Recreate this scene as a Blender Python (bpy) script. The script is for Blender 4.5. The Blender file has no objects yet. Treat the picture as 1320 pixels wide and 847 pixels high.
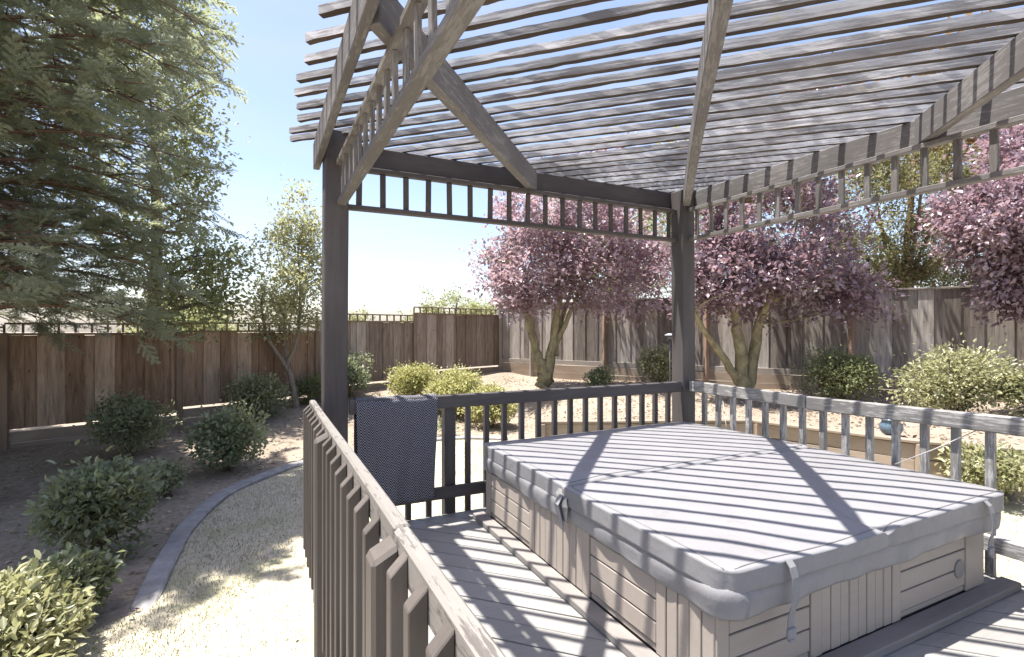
import bpy, bmesh, math, random
import numpy as np
from mathutils import Vector, Matrix, Quaternion

random.seed(7)
RNG = np.random.default_rng(11)
SC = bpy.context.scene
COL = SC.collection
G = 0.60                     # deck surface above the lawn (lawn is z = 0)
CAMH = 1.42                  # eye above the deck
YAW = math.radians(26.0)
CS, SN = math.cos(YAW), math.sin(YAW)
SUN = Vector((-0.25, 0.155, 1.0)).normalized()

# ------------------------------------------------------------------ helpers
def W(r, d, z):              # metres right of / ahead of the standpoint, height over the deck
    return Vector((CS*r + SN*d, -SN*r + CS*d, z + G))
def toRD(x, y):
    return CS*x - SN*y, SN*x + CS*y
def link(o, parent=None):
    COL.objects.link(o)
    if parent is not None: o.parent = parent
    return o
def tag(o, label=None, cat=None, group=None, kind=None):
    if label: o['label'] = label
    if cat: o['category'] = cat
    if group: o['group'] = group
    if kind: o['kind'] = kind
    return o
def empty(name, loc, label=None, cat=None, group=None):
    o = bpy.data.objects.new(name, None); link(o)
    o.location = loc; o.empty_display_size = 0.1
    bpy.context.view_layer.update()
    return tag(o, label, cat, group)
def mesh_np(name, verts, faces_flat, loop_tot, mat, parent=None, smooth=False):
    me = bpy.data.meshes.new(name)
    v = np.asarray(verts, dtype=np.float32); nv = len(v)
    lt = np.asarray(loop_tot, dtype=np.int32); ls = np.concatenate(([0], np.cumsum(lt)[:-1])).astype(np.int32)
    fl = np.asarray(faces_flat, dtype=np.int32)
    me.vertices.add(nv); me.vertices.foreach_set('co', v.ravel())
    me.loops.add(len(fl)); me.loops.foreach_set('vertex_index', fl)
    me.polygons.add(len(lt)); me.polygons.foreach_set('loop_start', ls); me.polygons.foreach_set('loop_total', lt)
    if smooth: me.polygons.foreach_set('use_smooth', np.ones(len(lt), dtype=bool))
    me.update(calc_edges=True)
    if mat: me.materials.append(mat)
    o = bpy.data.objects.new(name, me); link(o)
    if parent is not None:
        o.parent = parent; o.matrix_parent_inverse = parent.matrix_world.inverted()
    return o
def mesh_py(name, verts, faces, mat, parent=None, smooth=False):
    me = bpy.data.meshes.new(name); me.from_pydata([tuple(v) for v in verts], [], faces); me.update()
    if smooth:
        for p in me.polygons: p.use_smooth = True
    if mat: me.materials.append(mat)
    o = bpy.data.objects.new(name, me); link(o)
    if parent is not None:
        o.parent = parent; o.matrix_parent_inverse = parent.matrix_world.inverted()
    return o
def from_bm(name, bm, mat, parent=None, matrix=None, smooth=False):
    me = bpy.data.meshes.new(name); bm.to_mesh(me); bm.free()
    if smooth:
        for p in me.polygons: p.use_smooth = True
    if mat: me.materials.append(mat)
    o = bpy.data.objects.new(name, me); link(o)
    if matrix is not None: o.matrix_world = matrix
    if parent is not None:
        mw = o.matrix_world.copy()
        o.parent = parent; o.matrix_parent_inverse = parent.matrix_world.inverted(); o.matrix_world = mw
    return o
def frame(p0, p1, up=Vector((0, 0, 1))):
    p0, p1 = Vector(p0), Vector(p1)
    x = (p1-p0); L = x.length; x.normalize()
    if abs(x.dot(up)) > 0.99: up = Vector((0, 1, 0))
    y = up.cross(x).normalized(); z = x.cross(y)
    M = Matrix((x, y, z)).transposed().to_4x4(); M.translation = (p0+p1)/2
    return M, L
def bar(name, p0, p1, w, h, mat, parent, bev=0.004, wob=0.0, nseg=1, up=Vector((0, 0, 1)), topcut=None, jit=0.0):
    """a length of timber from p0 to p1, w across, h deep, its grain along local X"""
    M, L = frame(p0, p1, up)
    bm = bmesh.new()
    n = max(1, nseg)
    rings = []
    ph1, ph2 = random.uniform(0, 6), random.uniform(0, 6)
    for i in range(n+1):
        x = -L/2 + L*i/n
        dy = wob*math.sin(ph1+x*1.7); dz = wob*math.sin(ph2+x*1.3)
        ring = [bm.verts.new((x, sy*w/2+dy+random.uniform(-jit, jit), sz*h/2+dz+random.uniform(-jit, jit))) for sy, sz in ((-1, -1), (1, -1), (1, 1), (-1, 1))]
        rings.append(ring)
    for i in range(n):
        for k in range(4):
            bm.faces.new((rings[i][k], rings[i+1][k], rings[i+1][(k+1) % 4], rings[i][(k+1) % 4]))
    bm.faces.new(rings[0]); bm.faces.new(rings[-1][::-1])
    if topcut:                                   # slanted cut on the +X end: (side index, amount)
        side, amt = topcut
        for k, (sy, sz) in enumerate(((-1, -1), (1, -1), (1, 1), (-1, 1))):
            if (sy, sz)[side[0]] == side[1]: rings[-1][k].co.x -= amt
    bmesh.ops.recalc_face_normals(bm, faces=bm.faces)
    if bev:
        es = [e for e in bm.edges if len(e.link_faces) == 2 and e.calc_face_angle(0) > 0.6]
        bmesh.ops.bevel(bm, geom=es, offset=bev, segments=1, affect='EDGES')
    return from_bm(name, bm, mat, parent, M)
def tubes_arrays(paths, sides=6):
    V, F, T = [], [], []
    base = 0
    for pts, rad in paths:
        n = len(pts)
        pts = [Vector(p) for p in pts]
        for i in range(n):
            t = (pts[min(i+1, n-1)]-pts[max(i-1, 0)])
            if t.length < 1e-6: t = Vector((0, 0, 1))
            t.normalize()
            a = t.cross(Vector((0.31, 0.17, 0.93)))
            if a.length < 0.05: a = t.cross(Vector((1, 0, 0)))
            a.normalize(); b = t.cross(a)
            for k in range(sides):
                an = 2*math.pi*k/sides
                p = pts[i]+(a*math.cos(an)+b*math.sin(an))*rad[i]
                V.append((p.x, p.y, p.z))
        for i in range(n-1):
            for k in range(sides):
                F += [base+i*sides+k, base+i*sides+(k+1) % sides, base+(i+1)*sides+(k+1) % sides, base+(i+1)*sides+k]
                T.append(4)
        F += [base+k for k in range(sides)][::-1]; T.append(sides)
        F += [base+(n-1)*sides+k for k in range(sides)]; T.append(sides)
        base += n*sides
    return V, F, T
def tubes(name, paths, mat, parent=None, sides=6, smooth=True):
    V, F, T = tubes_arrays(paths, sides)
    return mesh_np(name, V, F, T, mat, parent, smooth)

# ------------------------------------------------------------------ materials
class NT:
    def __init__(self, name):
        self.m = bpy.data.materials.new(name); self.m.use_nodes = True
        self.t = self.m.node_tree; self.t.nodes.clear()
        self.out = self.t.nodes.new('ShaderNodeOutputMaterial')
    def n(self, typ, **kw):
        nd = self.t.nodes.new(typ)
        for k, v in kw.items():
            if k.startswith('i_'):
                key = k[2:]
                key = int(key) if key.isdigit() else key.replace('_', ' ')
                nd.inputs[key].default_value = v
            else: setattr(nd, k, v)
        return nd
    def l(self, a, b): self.t.links.new(a, b)
    def ramp(self, fac, stops):
        r = self.n('ShaderNodeValToRGB'); el = r.color_ramp.elements
        while len(el) < len(stops): el.new(0.5)
        for e, (p, c) in zip(el, stops):
            e.position = p; e.color = (*c, 1) if len(c) == 3 else c
        self.l(fac, r.inputs[0]); return r.outputs[0]
    def mix(self, fac, a, b, mode='MIX'):
        m = self.n('ShaderNodeMix', data_type='RGBA', blend_type=mode)
        for s, v in ((0, fac), (6, a), (7, b)):
            if hasattr(v, 'links') or hasattr(v, 'is_linked'): self.l(v, m.inputs[s])
            else: m.inputs[s].default_value = v if s == 0 else ((*v, 1) if len(v) == 3 else v)
        return m.outputs[2]
    def math(self, op, a, b=None, c=None):
        m = self.n('ShaderNodeMath', operation=op)
        for i, v in enumerate((a, b, c)):
            if v is None: continue
            if hasattr(v, 'is_linked'): self.l(v, m.inputs[i])
            else: m.inputs[i].default_value = v
        return m.outputs[0]
    def noise(self, vec, scale, detail=4, rough=0.6, dist=0.0):
        n = self.n('ShaderNodeTexNoise', i_Scale=scale, i_Detail=detail, i_Roughness=rough, i_Distortion=dist)
        if vec is not None: self.l(vec, n.inputs['Vector'])
        return n.outputs['Fac']
    def objvec(self, scale=(1, 1, 1), rnd=True):
        tc = self.n('ShaderNodeTexCoord')
        mp = self.n('ShaderNodeMapping'); mp.inputs['Scale'].default_value = scale
        self.l(tc.outputs['Object'], mp.inputs['Vector'])
        if rnd:
            oi = self.n('ShaderNodeObjectInfo')
            cb = self.n('ShaderNodeCombineXYZ')
            r = self.math('MULTIPLY', oi.outputs['Random'], 37.0)
            for i in range(3): self.l(r, cb.inputs[i])
            self.l(cb.outputs[0], mp.inputs['Location'])
        return mp.outputs[0]
    def finish(self, col, rough=0.6, spec=0.3, bump=None, bstr=0.2, bdist=0.01, trans=0.0, tcol=None, metal=0.0):
        b = self.n('ShaderNodeBsdfPrincipled')
        for s, v in (('Base Color', col), ('Roughness', rough), ('Specular IOR Level', spec), ('Metallic', metal)):
            if hasattr(v, 'is_linked'): self.l(v, b.inputs[s])
            else: b.inputs[s].default_value = (*v, 1) if s == 'Base Color' else v
        if bump is not None:
            bn = self.n('ShaderNodeBump', i_Strength=bstr, i_Distance=bdist)
            self.l(bump, bn.inputs['Height']); self.l(bn.outputs[0], b.inputs['Normal'])
        if trans:
            t = self.n('ShaderNodeBsdfTranslucent')
            if hasattr(tcol, 'is_linked'): self.l(tcol, t.inputs['Color'])
            else: t.inputs['Color'].default_value = (*tcol, 1)
            mx = self.n('ShaderNodeMixShader', i_0=trans)
            self.l(b.outputs[0], mx.inputs[1]); self.l(t.outputs[0], mx.inputs[2]); self.l(mx.outputs[0], self.out.inputs[0])
        else: self.l(b.outputs[0], self.out.inputs[0])
        return self.m

def wood(name, c_dark, c_mid, c_light, grain=1.0, rough=0.7, wear=0.0, wearcol=(0.5, 0.48, 0.46), pervar=0.25, bstr=0.25, lichen=0.0, streak=1.2, under=None):
    t = NT(name)
    v = t.objvec((streak, 14, 14))
    v2 = t.objvec((0.9, 2.5, 2.5))
    g = t.noise(v, 3.0*grain, 6, 0.65, 0.4)
    big = t.noise(v2, 1.6, 3, 0.5)
    col = t.ramp(g, [(0.25, c_dark), (0.5, c_mid), (0.78, c_light)])
    col = t.mix(0.55, col, t.ramp(big, [(0.3, c_dark), (0.7, c_light)]))
    if wear:
        w = t.noise(t.objvec((streak*1.8, 16, 16)), 5.0, 8, 0.7)
        wm = t.ramp(t.math('ADD', w, t.math('MULTIPLY', big, 0.5)), [(0.80-wear*0.25, (0, 0, 0)), (0.86-wear*0.2, (1, 1, 1))])
        col = t.mix(wm, col, wearcol)
    if lichen:
        ln = t.noise(t.objvec((1.5, 5, 5)), 2.2, 5, 0.7)
        lm = t.ramp(ln, [(0.66, (0, 0, 0)), (0.72, (1, 1, 1))])
        col = t.mix(t.math('MULTIPLY', lm, lichen), col, (0.42, 0.36, 0.18))
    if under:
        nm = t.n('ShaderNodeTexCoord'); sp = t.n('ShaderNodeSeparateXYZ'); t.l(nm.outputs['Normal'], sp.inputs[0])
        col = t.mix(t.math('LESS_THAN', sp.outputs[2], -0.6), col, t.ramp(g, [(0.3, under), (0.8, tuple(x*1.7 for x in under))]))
    oi = t.n('ShaderNodeObjectInfo')
    hs = t.n('ShaderNodeHueSaturation')
    t.l(col, hs.inputs['Color'])
    t.l(t.math('ADD', t.math('MULTIPLY', oi.outputs['Random'], pervar), 1.0-pervar/2), hs.inputs['Value'])
    return t.finish(hs.outputs[0], rough, 0.25, g, bstr, 0.004)

def board_wood(name, stops, rough=0.85, streak=(9, 9, 0.9), damp=None):
    """vertical fence boards in one mesh: a tone per board (mesh island) and streaks along z"""
    t = NT(name)
    geo = t.n('ShaderNodeNewGeometry')
    rp = geo.outputs['Random Per Island']
    col = t.ramp(rp, stops)
    tc = t.n('ShaderNodeTexCoord'); mp = t.n('ShaderNodeMapping'); mp.inputs['Scale'].default_value = streak
    t.l(tc.outputs['Object'], mp.inputs['Vector'])
    cb = t.n('ShaderNodeCombineXYZ'); t.l(t.math('MULTIPLY', rp, 41.0), cb.inputs[2]); t.l(cb.outputs[0], mp.inputs['Location'])
    g = t.noise(mp.outputs[0], 2.6, 7, 0.68, 0.5)
    col = t.mix(0.75, col, t.ramp(g, [(0.27, (0.25, 0.23, 0.22)), (0.48, (0.88, 0.86, 0.84)), (0.75, (1.45, 1.45, 1.45))]), 'MULTIPLY')
    k = t.n('ShaderNodeTexVoronoi', i_Scale=2.3)
    mp2 = t.n('ShaderNodeMapping'); mp2.inputs['Scale'].default_value = (3, 3, 1.2)
    t.l(tc.outputs['Object'], mp2.inputs['Vector']); t.l(mp2.outputs[0], k.inputs['Vector'])
    km = t.ramp(k.outputs['Distance'], [(0.05, (1, 1, 1)), (0.10, (0, 0, 0))])
    col = t.mix(t.math('MULTIPLY', km, 0.75), col, (0.05, 0.035, 0.025))
    return t.finish(col, rough, 0.15, g, 0.35, 0.006)

def foliage(name, c1, c2, c3, tcol, trans=0.35, rough=0.45, spec=0.4, patch=1.3):
    t = NT(name)
    geo = t.n('ShaderNodeNewGeometry')
    col = t.ramp(geo.outputs['Random Per Island'], [(0.0, c1), (0.5, c2), (1.0, c3)])
    tc = t.n('ShaderNodeTexCoord')
    nz = t.noise(tc.outputs['Object'], patch, 3, 0.6)
    col = t.mix(0.5, col, t.ramp(nz, [(0.35, c1), (0.65, c3)]))
    tc2 = t.mix(0.35, tcol, col)
    return t.finish(col, rough, spec, trans=trans, tcol=tc2)

def bark(name, c1, c2, scale=6.0, stretch=(3, 3, 1)):
    t = NT(name)
    v = t.objvec(stretch, rnd=False)
    n = t.noise(v, scale, 7, 0.7, 0.6)
    return t.finish(t.ramp(n, [(0.3, c1), (0.7, c2)]), 0.85, 0.15, n, 0.6, 0.02)

def plain(name, c, rough=0.6, spec=0.3, var=0.12, scale=8.0, bstr=0.1, metal=0.0):
    t = NT(name)
    n = t.noise(t.objvec((1, 1, 1)), scale, 5, 0.6)
    a = tuple(x*(1-var) for x in c); b = tuple(min(1, x*(1+var)) for x in c)
    return t.finish(t.ramp(n, [(0.3, a), (0.7, b)]), rough, spec, n, bstr, 0.004, metal=metal)

M = {}
M['post'] = wood('stain_shaded', (0.055, 0.049, 0.049), (0.082, 0.074, 0.073), (0.115, 0.104, 0.102), rough=0.65, bstr=0.3, pervar=0.12)  # beam stain again, with the shade of posts and back timbers in its colour
M['beam'] = wood('beam_stain', (0.105, 0.098, 0.096), (0.14, 0.132, 0.129), (0.18, 0.171, 0.167), rough=0.66, wear=0.06, wearcol=(0.22, 0.21, 0.205), bstr=0.3)
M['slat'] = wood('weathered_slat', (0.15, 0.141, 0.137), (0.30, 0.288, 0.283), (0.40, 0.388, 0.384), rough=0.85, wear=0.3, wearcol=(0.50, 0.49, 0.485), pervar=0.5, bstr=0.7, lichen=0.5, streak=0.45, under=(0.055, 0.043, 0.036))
M['rail'] = wood('rail_stain_lit', (0.20, 0.185, 0.166), (0.245, 0.227, 0.205), (0.285, 0.266, 0.243), rough=0.6, wear=0.04, wearcol=(0.13, 0.115, 0.105), bstr=0.3)  # left railing stain, paler so the handrail's sunlight is in the colour
M['rail_shaded'] = wood('rail_stain_shaded', (0.075, 0.064, 0.056), (0.10, 0.087, 0.077), (0.13, 0.114, 0.102), rough=0.6, bstr=0.3)  # same railing stain, darkened for the shaded faces of balusters and posts
M['rail_grey'] = wood('grey_rail_stain', (0.15, 0.143, 0.136), (0.21, 0.202, 0.194), (0.28, 0.27, 0.262), rough=0.65, wear=0.15, wearcol=(0.42, 0.41, 0.40), bstr=0.35)
M['raw'] = wood('bare_timber', (0.22, 0.16, 0.10), (0.32, 0.24, 0.16), (0.40, 0.31, 0.22), rough=0.8)
M['trim'] = wood('trim_board', (0.17, 0.157, 0.145), (0.225, 0.208, 0.195), (0.27, 0.25, 0.238), rough=0.7)

def deck_mat():
    t = NT('deck_paint')
    geo = t.n('ShaderNodeNewGeometry'); rp = geo.outputs['Random Per Island']
    tc = t.n('ShaderNodeTexCoord'); mp = t.n('ShaderNodeMapping')
    mp.inputs['Rotation'].default_value = (0, 0, math.radians(45)); mp.inputs['Scale'].default_value = (1, 12, 12)
    t.l(tc.outputs['Object'], mp.inputs['Vector'])
    g = t.noise(mp.outputs[0], 3.5, 6, 0.65, 0.3)
    b = t.noise(tc.outputs['Object'], 2.0, 5, 0.6)
    col = t.ramp(rp, [(0, (0.25, 0.244, 0.234)), (1, (0.295, 0.288, 0.277))])
    col = t.mix(0.5, col, t.ramp(g, [(0.3, (0.78, 0.78, 0.78)), (0.7, (1.12, 1.12, 1.12))]), 'MULTIPLY')
    col = t.mix(0.6, col, t.ramp(b, [(0.3, (0.82, 0.80, 0.78)), (0.65, (1.08, 1.08, 1.08))]), 'MULTIPLY')
    return t.finish(col, 0.55, 0.3, g, 0.25, 0.003)
M['deck'] = deck_mat()
M['fence_brown'] = board_wood('brown_fence_boards', [(0, (0.17, 0.112, 0.074)), (0.4, (0.25, 0.172, 0.116)), (0.75, (0.33, 0.24, 0.168)), (1, (0.40, 0.31, 0.23))])
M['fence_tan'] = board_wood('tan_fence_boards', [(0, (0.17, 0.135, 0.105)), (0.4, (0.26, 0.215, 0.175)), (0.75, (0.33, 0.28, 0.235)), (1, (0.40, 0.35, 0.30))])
M['fence_grey'] = board_wood('grey_fence_boards', [(0, (0.14, 0.122, 0.108)), (0.5, (0.30, 0.275, 0.252)), (1, (0.46, 0.43, 0.40))])
M['fence_post_grey'] = wood('grey_fence_post', (0.20, 0.17, 0.145), (0.28, 0.25, 0.22), (0.36, 0.33, 0.30))
M['fence_post_brown'] = wood('brown_fence_post', (0.13, 0.09, 0.06), (0.20, 0.145, 0.105), (0.27, 0.20, 0.15))
M['fence_post_red'] = wood('red_cedar_post', (0.24, 0.16, 0.115), (0.32, 0.225, 0.165), (0.38, 0.28, 0.215))
M['sleeper'] = wood('retaining_board', (0.20, 0.155, 0.115), (0.28, 0.225, 0.175), (0.35, 0.29, 0.235), rough=0.85)
M['leaf_plum'] = foliage('plum_leaf', (0.13, 0.075, 0.09), (0.33, 0.235, 0.275), (0.62, 0.52, 0.57), (0.62, 0.42, 0.44), 0.42, 0.30, 0.8)
M['leaf_plum2'] = foliage('plum_leaf_dark', (0.085, 0.045, 0.06), (0.25, 0.17, 0.21), (0.54, 0.45, 0.51), (0.50, 0.30, 0.33), 0.36, 0.28, 0.8)
M['leaf_redwood'] = foliage('redwood_needles', (0.15, 0.18, 0.125), (0.26, 0.285, 0.20), (0.40, 0.41, 0.29), (0.55, 0.58, 0.34), 0.52, 0.5, 0.3, 0.6)
M['leaf_young'] = foliage('young_tree_leaf', (0.19, 0.20, 0.10), (0.31, 0.32, 0.17), (0.46, 0.45, 0.28), (0.60, 0.60, 0.30), 0.45)
M['leaf_broad'] = foliage('broad_leaf', (0.10, 0.125, 0.06), (0.18, 0.21, 0.105), (0.29, 0.31, 0.175), (0.44, 0.48, 0.20), 0.46)
M['leaf_olive'] = foliage('olive_leaf', (0.09, 0.09, 0.04), (0.16, 0.16, 0.075), (0.26, 0.25, 0.14), (0.42, 0.40, 0.16), 0.4)
M['leaf_rusty'] = foliage('rusty_leaf', (0.16, 0.07, 0.05), (0.27, 0.19, 0.08), (0.36, 0.33, 0.14), (0.5, 0.3, 0.15), 0.35)
M['leaf_far'] = foliage('far_leaf', (0.15, 0.18, 0.08), (0.24, 0.27, 0.12), (0.34, 0.36, 0.18), (0.5, 0.5, 0.2), 0.4)
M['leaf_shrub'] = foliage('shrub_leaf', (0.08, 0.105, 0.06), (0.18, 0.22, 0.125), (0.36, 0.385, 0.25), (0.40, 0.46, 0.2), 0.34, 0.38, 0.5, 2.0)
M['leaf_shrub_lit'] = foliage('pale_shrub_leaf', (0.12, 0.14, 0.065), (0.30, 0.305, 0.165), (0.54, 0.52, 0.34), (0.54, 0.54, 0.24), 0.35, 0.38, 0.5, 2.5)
M['leaf_yellow'] = foliage('yellow_shrub_leaf', (0.26, 0.27, 0.10), (0.42, 0.42, 0.18), (0.58, 0.56, 0.30), (0.62, 0.60, 0.22), 0.35, 0.45, 0.4, 2.0)
M['bark_plum'] = bark('plum_bark', (0.14, 0.115, 0.075), (0.42, 0.375, 0.21), 5, (2, 2, 1))
M['bark_grey'] = bark('grey_bark', (0.13, 0.105, 0.085), (0.29, 0.25, 0.21), 7)
M['bark_red'] = bark('red_bark', (0.10, 0.065, 0.045), (0.22, 0.15, 0.11), 5)
M['stem'] = bark('shrub_stem', (0.10, 0.075, 0.05), (0.2, 0.16, 0.11), 9)

def soil_mat():
    t = NT('bed_soil')
    tc = t.n('ShaderNodeTexCoord'); o = tc.outputs['Object']
    a = t.noise(o, 0.9, 5, 0.6); b = t.noise(o, 14, 7, 0.75); c = t.noise(o, 70, 3, 0.6)
    col = t.ramp(b, [(0.3, (0.19, 0.158, 0.122)), (0.5, (0.29, 0.245, 0.195)), (0.72, (0.40, 0.35, 0.285))])
    col = t.mix(0.6, col, t.ramp(a, [(0.3, (0.75, 0.72, 0.70)), (0.7, (1.25, 1.22, 1.2))]), 'MULTIPLY')
    h = t.math('ADD', b, t.math('MULTIPLY', c, 0.4))
    return t.finish(col, 0.95, 0.1, h, 0.7, 0.03)
M['soil'] = soil_mat()
def lawn_mat():
    t = NT('dry_lawn')
    tc = t.n('ShaderNodeTexCoord'); o = tc.outputs['Object']
    a = t.noise(o, 0.8, 5, 0.62); b = t.noise(o, 22, 6, 0.7)
    straw = t.ramp(b, [(0.3, (0.42, 0.375, 0.285)), (0.7, (0.485, 0.435, 0.34))])
    green = t.ramp(b, [(0.3, (0.19, 0.225, 0.10)), (0.7, (0.34, 0.365, 0.19))])
    col = t.mix(t.ramp(a, [(0.50, (0, 0, 0)), (0.72, (0.9, 0.9, 0.9))]), straw, green)
    return t.finish(col, 0.9, 0.1, b, 0.6, 0.02)
M['lawn'] = lawn_mat()
M['grass'] = foliage('grass_blade', (0.20, 0.25, 0.11), (0.38, 0.36, 0.235), (0.47, 0.425, 0.315), (0.5, 0.47, 0.33), 0.2, 0.6, 0.2, 0.8)
M['litter'] = foliage('dry_leaf', (0.13, 0.095, 0.07), (0.34, 0.275, 0.21), (0.60, 0.52, 0.43), (0.4, 0.25, 0.12), 0.15, 0.7, 0.2)
M['concrete'] = plain('kerb_concrete', (0.27, 0.262, 0.26), 0.85, 0.2, 0.22, 7, 0.35)
M['stone'] = plain('field_stone', (0.32, 0.29, 0.26), 0.9, 0.2, 0.3, 9, 0.5)

def vinyl():
    t = NT('cover_vinyl')
    v = t.objvec((1, 1, 1), rnd=False)
    n = t.noise(v, 4.5, 4, 0.5); f = t.noise(v, 160, 2, 0.5)
    s = t.noise(v, 1.7, 6, 0.7)
    w = t.noise(t.objvec((1, 1, 1), rnd=False), 9.0, 8, 0.75)
    col = t.ramp(s, [(0.25, (0.215, 0.212, 0.218)), (0.6, (0.245, 0.242, 0.25)), (0.8, (0.265, 0.262, 0.268))])
    col = t.mix(t.ramp(w, [(0.56, (0, 0, 0)), (0.72, (0.55, 0.55, 0.55))]), col, (0.17, 0.165, 0.155))
    h = t.math('ADD', n, t.math('MULTIPLY', f, 0.05))
    return t.finish(col, 0.42, 0.4, h, 0.6, 0.02)
M['vinyl'] = vinyl()
M['vinyl_dark'] = plain('vinyl_skirt', (0.19, 0.187, 0.185), 0.38, 0.45, 0.12, 5, 0.25)
M['strap'] = plain('strap_web', (0.23, 0.23, 0.24), 0.6, 0.3, 0.1, 60, 0.3)
M['buckle'] = plain('grey_buckle', (0.22, 0.22, 0.23), 0.4, 0.4, 0.1, 30, 0.1)
M['cabinet'] = wood('cabinet_board', (0.335, 0.288, 0.245), (0.37, 0.32, 0.275), (0.40, 0.35, 0.305), rough=0.5, pervar=0.05, bstr=0.08)
M['groove'] = plain('cabinet_groove', (0.10, 0.085, 0.075), 0.8, 0.2, 0.1, 20)
M['screw'] = plain('screw_head', (0.12, 0.11, 0.10), 0.5, 0.4, 0.1, 40)
M['disc'] = plain('vent_disc', (0.20, 0.19, 0.185), 0.5, 0.3, 0.08, 30)
M['white_metal'] = plain('pale_rod', (0.42, 0.41, 0.4), 0.35, 0.5, 0.05, 30)
M['dark_metal'] = plain('lamp_metal', (0.10, 0.10, 0.11), 0.4, 0.5, 0.1, 30)
M['solar'] = plain('lamp_cap', (0.35, 0.36, 0.38), 0.25, 0.6, 0.1, 30)
M['blue'] = plain('blue_glaze', (0.10, 0.15, 0.20), 0.25, 0.6, 0.35, 25, 0.1)

def herringbone():
    t = NT('herringbone_weave')
    uv = t.n('ShaderNodeUVMap'); sp = t.n('ShaderNodeSeparateXYZ'); t.l(uv.outputs[0], sp.inputs[0])
    u, v = sp.outputs[0], sp.outputs[1]
    tri = t.math('ABSOLUTE', t.math('SUBTRACT', t.math('FRACT', t.math('DIVIDE', u, 0.056)), 0.5))   # 0..0.5
    s = t.math('FRACT', t.math('DIVIDE', t.math('ADD', v, t.math('MULTIPLY', tri, 0.080)), 0.0195))
    line = t.math('GREATER_THAN', s, 0.68)
    tc = t.n('ShaderNodeTexCoord')
    n = t.noise(tc.outputs['Object'], 120, 3, 0.7)
    dark = t.ramp(n, [(0.3, (0.014, 0.014, 0.02)), (0.7, (0.03, 0.03, 0.038))])
    lite = t.ramp(n, [(0.3, (0.26, 0.26, 0.30)), (0.7, (0.44, 0.44, 0.48))])
    col = t.mix(line, dark, lite)
    return t.finish(col, 0.95, 0.05, t.math('ADD', line, n), 0.4, 0.003)
M['towel'] = herringbone()

# ------------------------------------------------------------------ world, sun, camera
def setup_world():
    w = bpy.data.worlds.new('World'); SC.world = w; w.use_nodes = True
    nt = w.node_tree; nt.nodes.clear()
    out = nt.nodes.new('ShaderNodeOutputWorld'); bg = nt.nodes.new('ShaderNodeBackground')
    sky = nt.nodes.new('ShaderNodeTexSky'); sky.sky_type = 'NISHITA'; sky.sun_disc = False
    sky.sun_elevation = math.asin(SUN.z); sky.sun_rotation = math.atan2(SUN.x, SUN.y)
    sky.air_density = 1.0; sky.dust_density = 1.6; sky.ozone_density = 3.2; sky.altitude = 100
    bg.inputs['Strength'].default_value = 0.084
    tint = nt.nodes.new('ShaderNodeMix'); tint.data_type = 'RGBA'; tint.blend_type = 'MULTIPLY'
    tint.inputs[0].default_value = 1.0; tint.inputs[7].default_value = (1.06, 0.955, 0.93, 1)
    nt.links.new(sky.outputs[0], tint.inputs[6])
    # thin high cloud
    tc = nt.nodes.new('ShaderNodeTexCoord'); mp = nt.nodes.new('ShaderNodeMapping'); mp.inputs['Scale'].default_value = (1.3, 2.2, 5.0)
    nz = nt.nodes.new('ShaderNodeTexNoise'); nz.inputs['Scale'].default_value = 1.6; nz.inputs['Detail'].default_value = 5; nz.inputs['Roughness'].default_value = 0.5; nz.inputs['Distortion'].default_value = 0.6
    nt.links.new(tc.outputs['Generated'], mp.inputs[0]); nt.links.new(mp.outputs[0], nz.inputs['Vector'])
    rp = nt.nodes.new('ShaderNodeValToRGB'); rp.color_ramp.elements[0].position = 0.42; rp.color_ramp.elements[1].position = 0.78
    rp.color_ramp.elements[1].color = (0.42, 0.42, 0.42, 1)
    nt.links.new(nz.outputs[0], rp.inputs[0])
    cl = nt.nodes.new('ShaderNodeMix'); cl.data_type = 'RGBA'; cl.inputs[7].default_value = (3.0, 3.05, 3.3, 1)
    hs = nt.nodes.new('ShaderNodeHueSaturation'); hs.inputs['Saturation'].default_value = 1.0
    nt.links.new(tint.outputs[2], hs.inputs['Color'])
    nt.links.new(rp.outputs[0], cl.inputs[0]); nt.links.new(hs.outputs[0], cl.inputs[6])
    nt.links.new(cl.outputs[2], bg.inputs['Color']); nt.links.new(bg.outputs[0], out.inputs['Surface'])
    ld = bpy.data.lights.new('sun', 'SUN'); ld.energy = 3.4; ld.angle = math.radians(0.53); ld.color = (1.0, 0.955, 0.89)
    lo = bpy.data.objects.new('sun', ld); link(lo); lo.rotation_euler = SUN.to_track_quat('Z', 'Y').to_euler()
    lo.location = (0, 0, 30)
    cd = bpy.data.cameras.new('camera'); cam = bpy.data.objects.new('camera', cd); link(cam)
    cd.sensor_width = 36; cd.lens = 18.0; cd.clip_start = 0.05; cd.clip_end = 6000
    cam.location = (0, 0, CAMH+G); cam.rotation_euler = (math.radians(90), 0, -YAW)
    SC.camera = cam
    vs = SC.view_settings; vs.view_transform = 'Standard'; vs.look = 'None'; vs.exposure = 1.93; vs.gamma = 1.0; vs.use_curve_mapping = False
    SC.cycles.max_bounces = 8; SC.cycles.diffuse_bounces = 5; SC.cycles.transmission_bounces = 4
    SC.cycles.use_denoising = True
setup_world()

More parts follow.
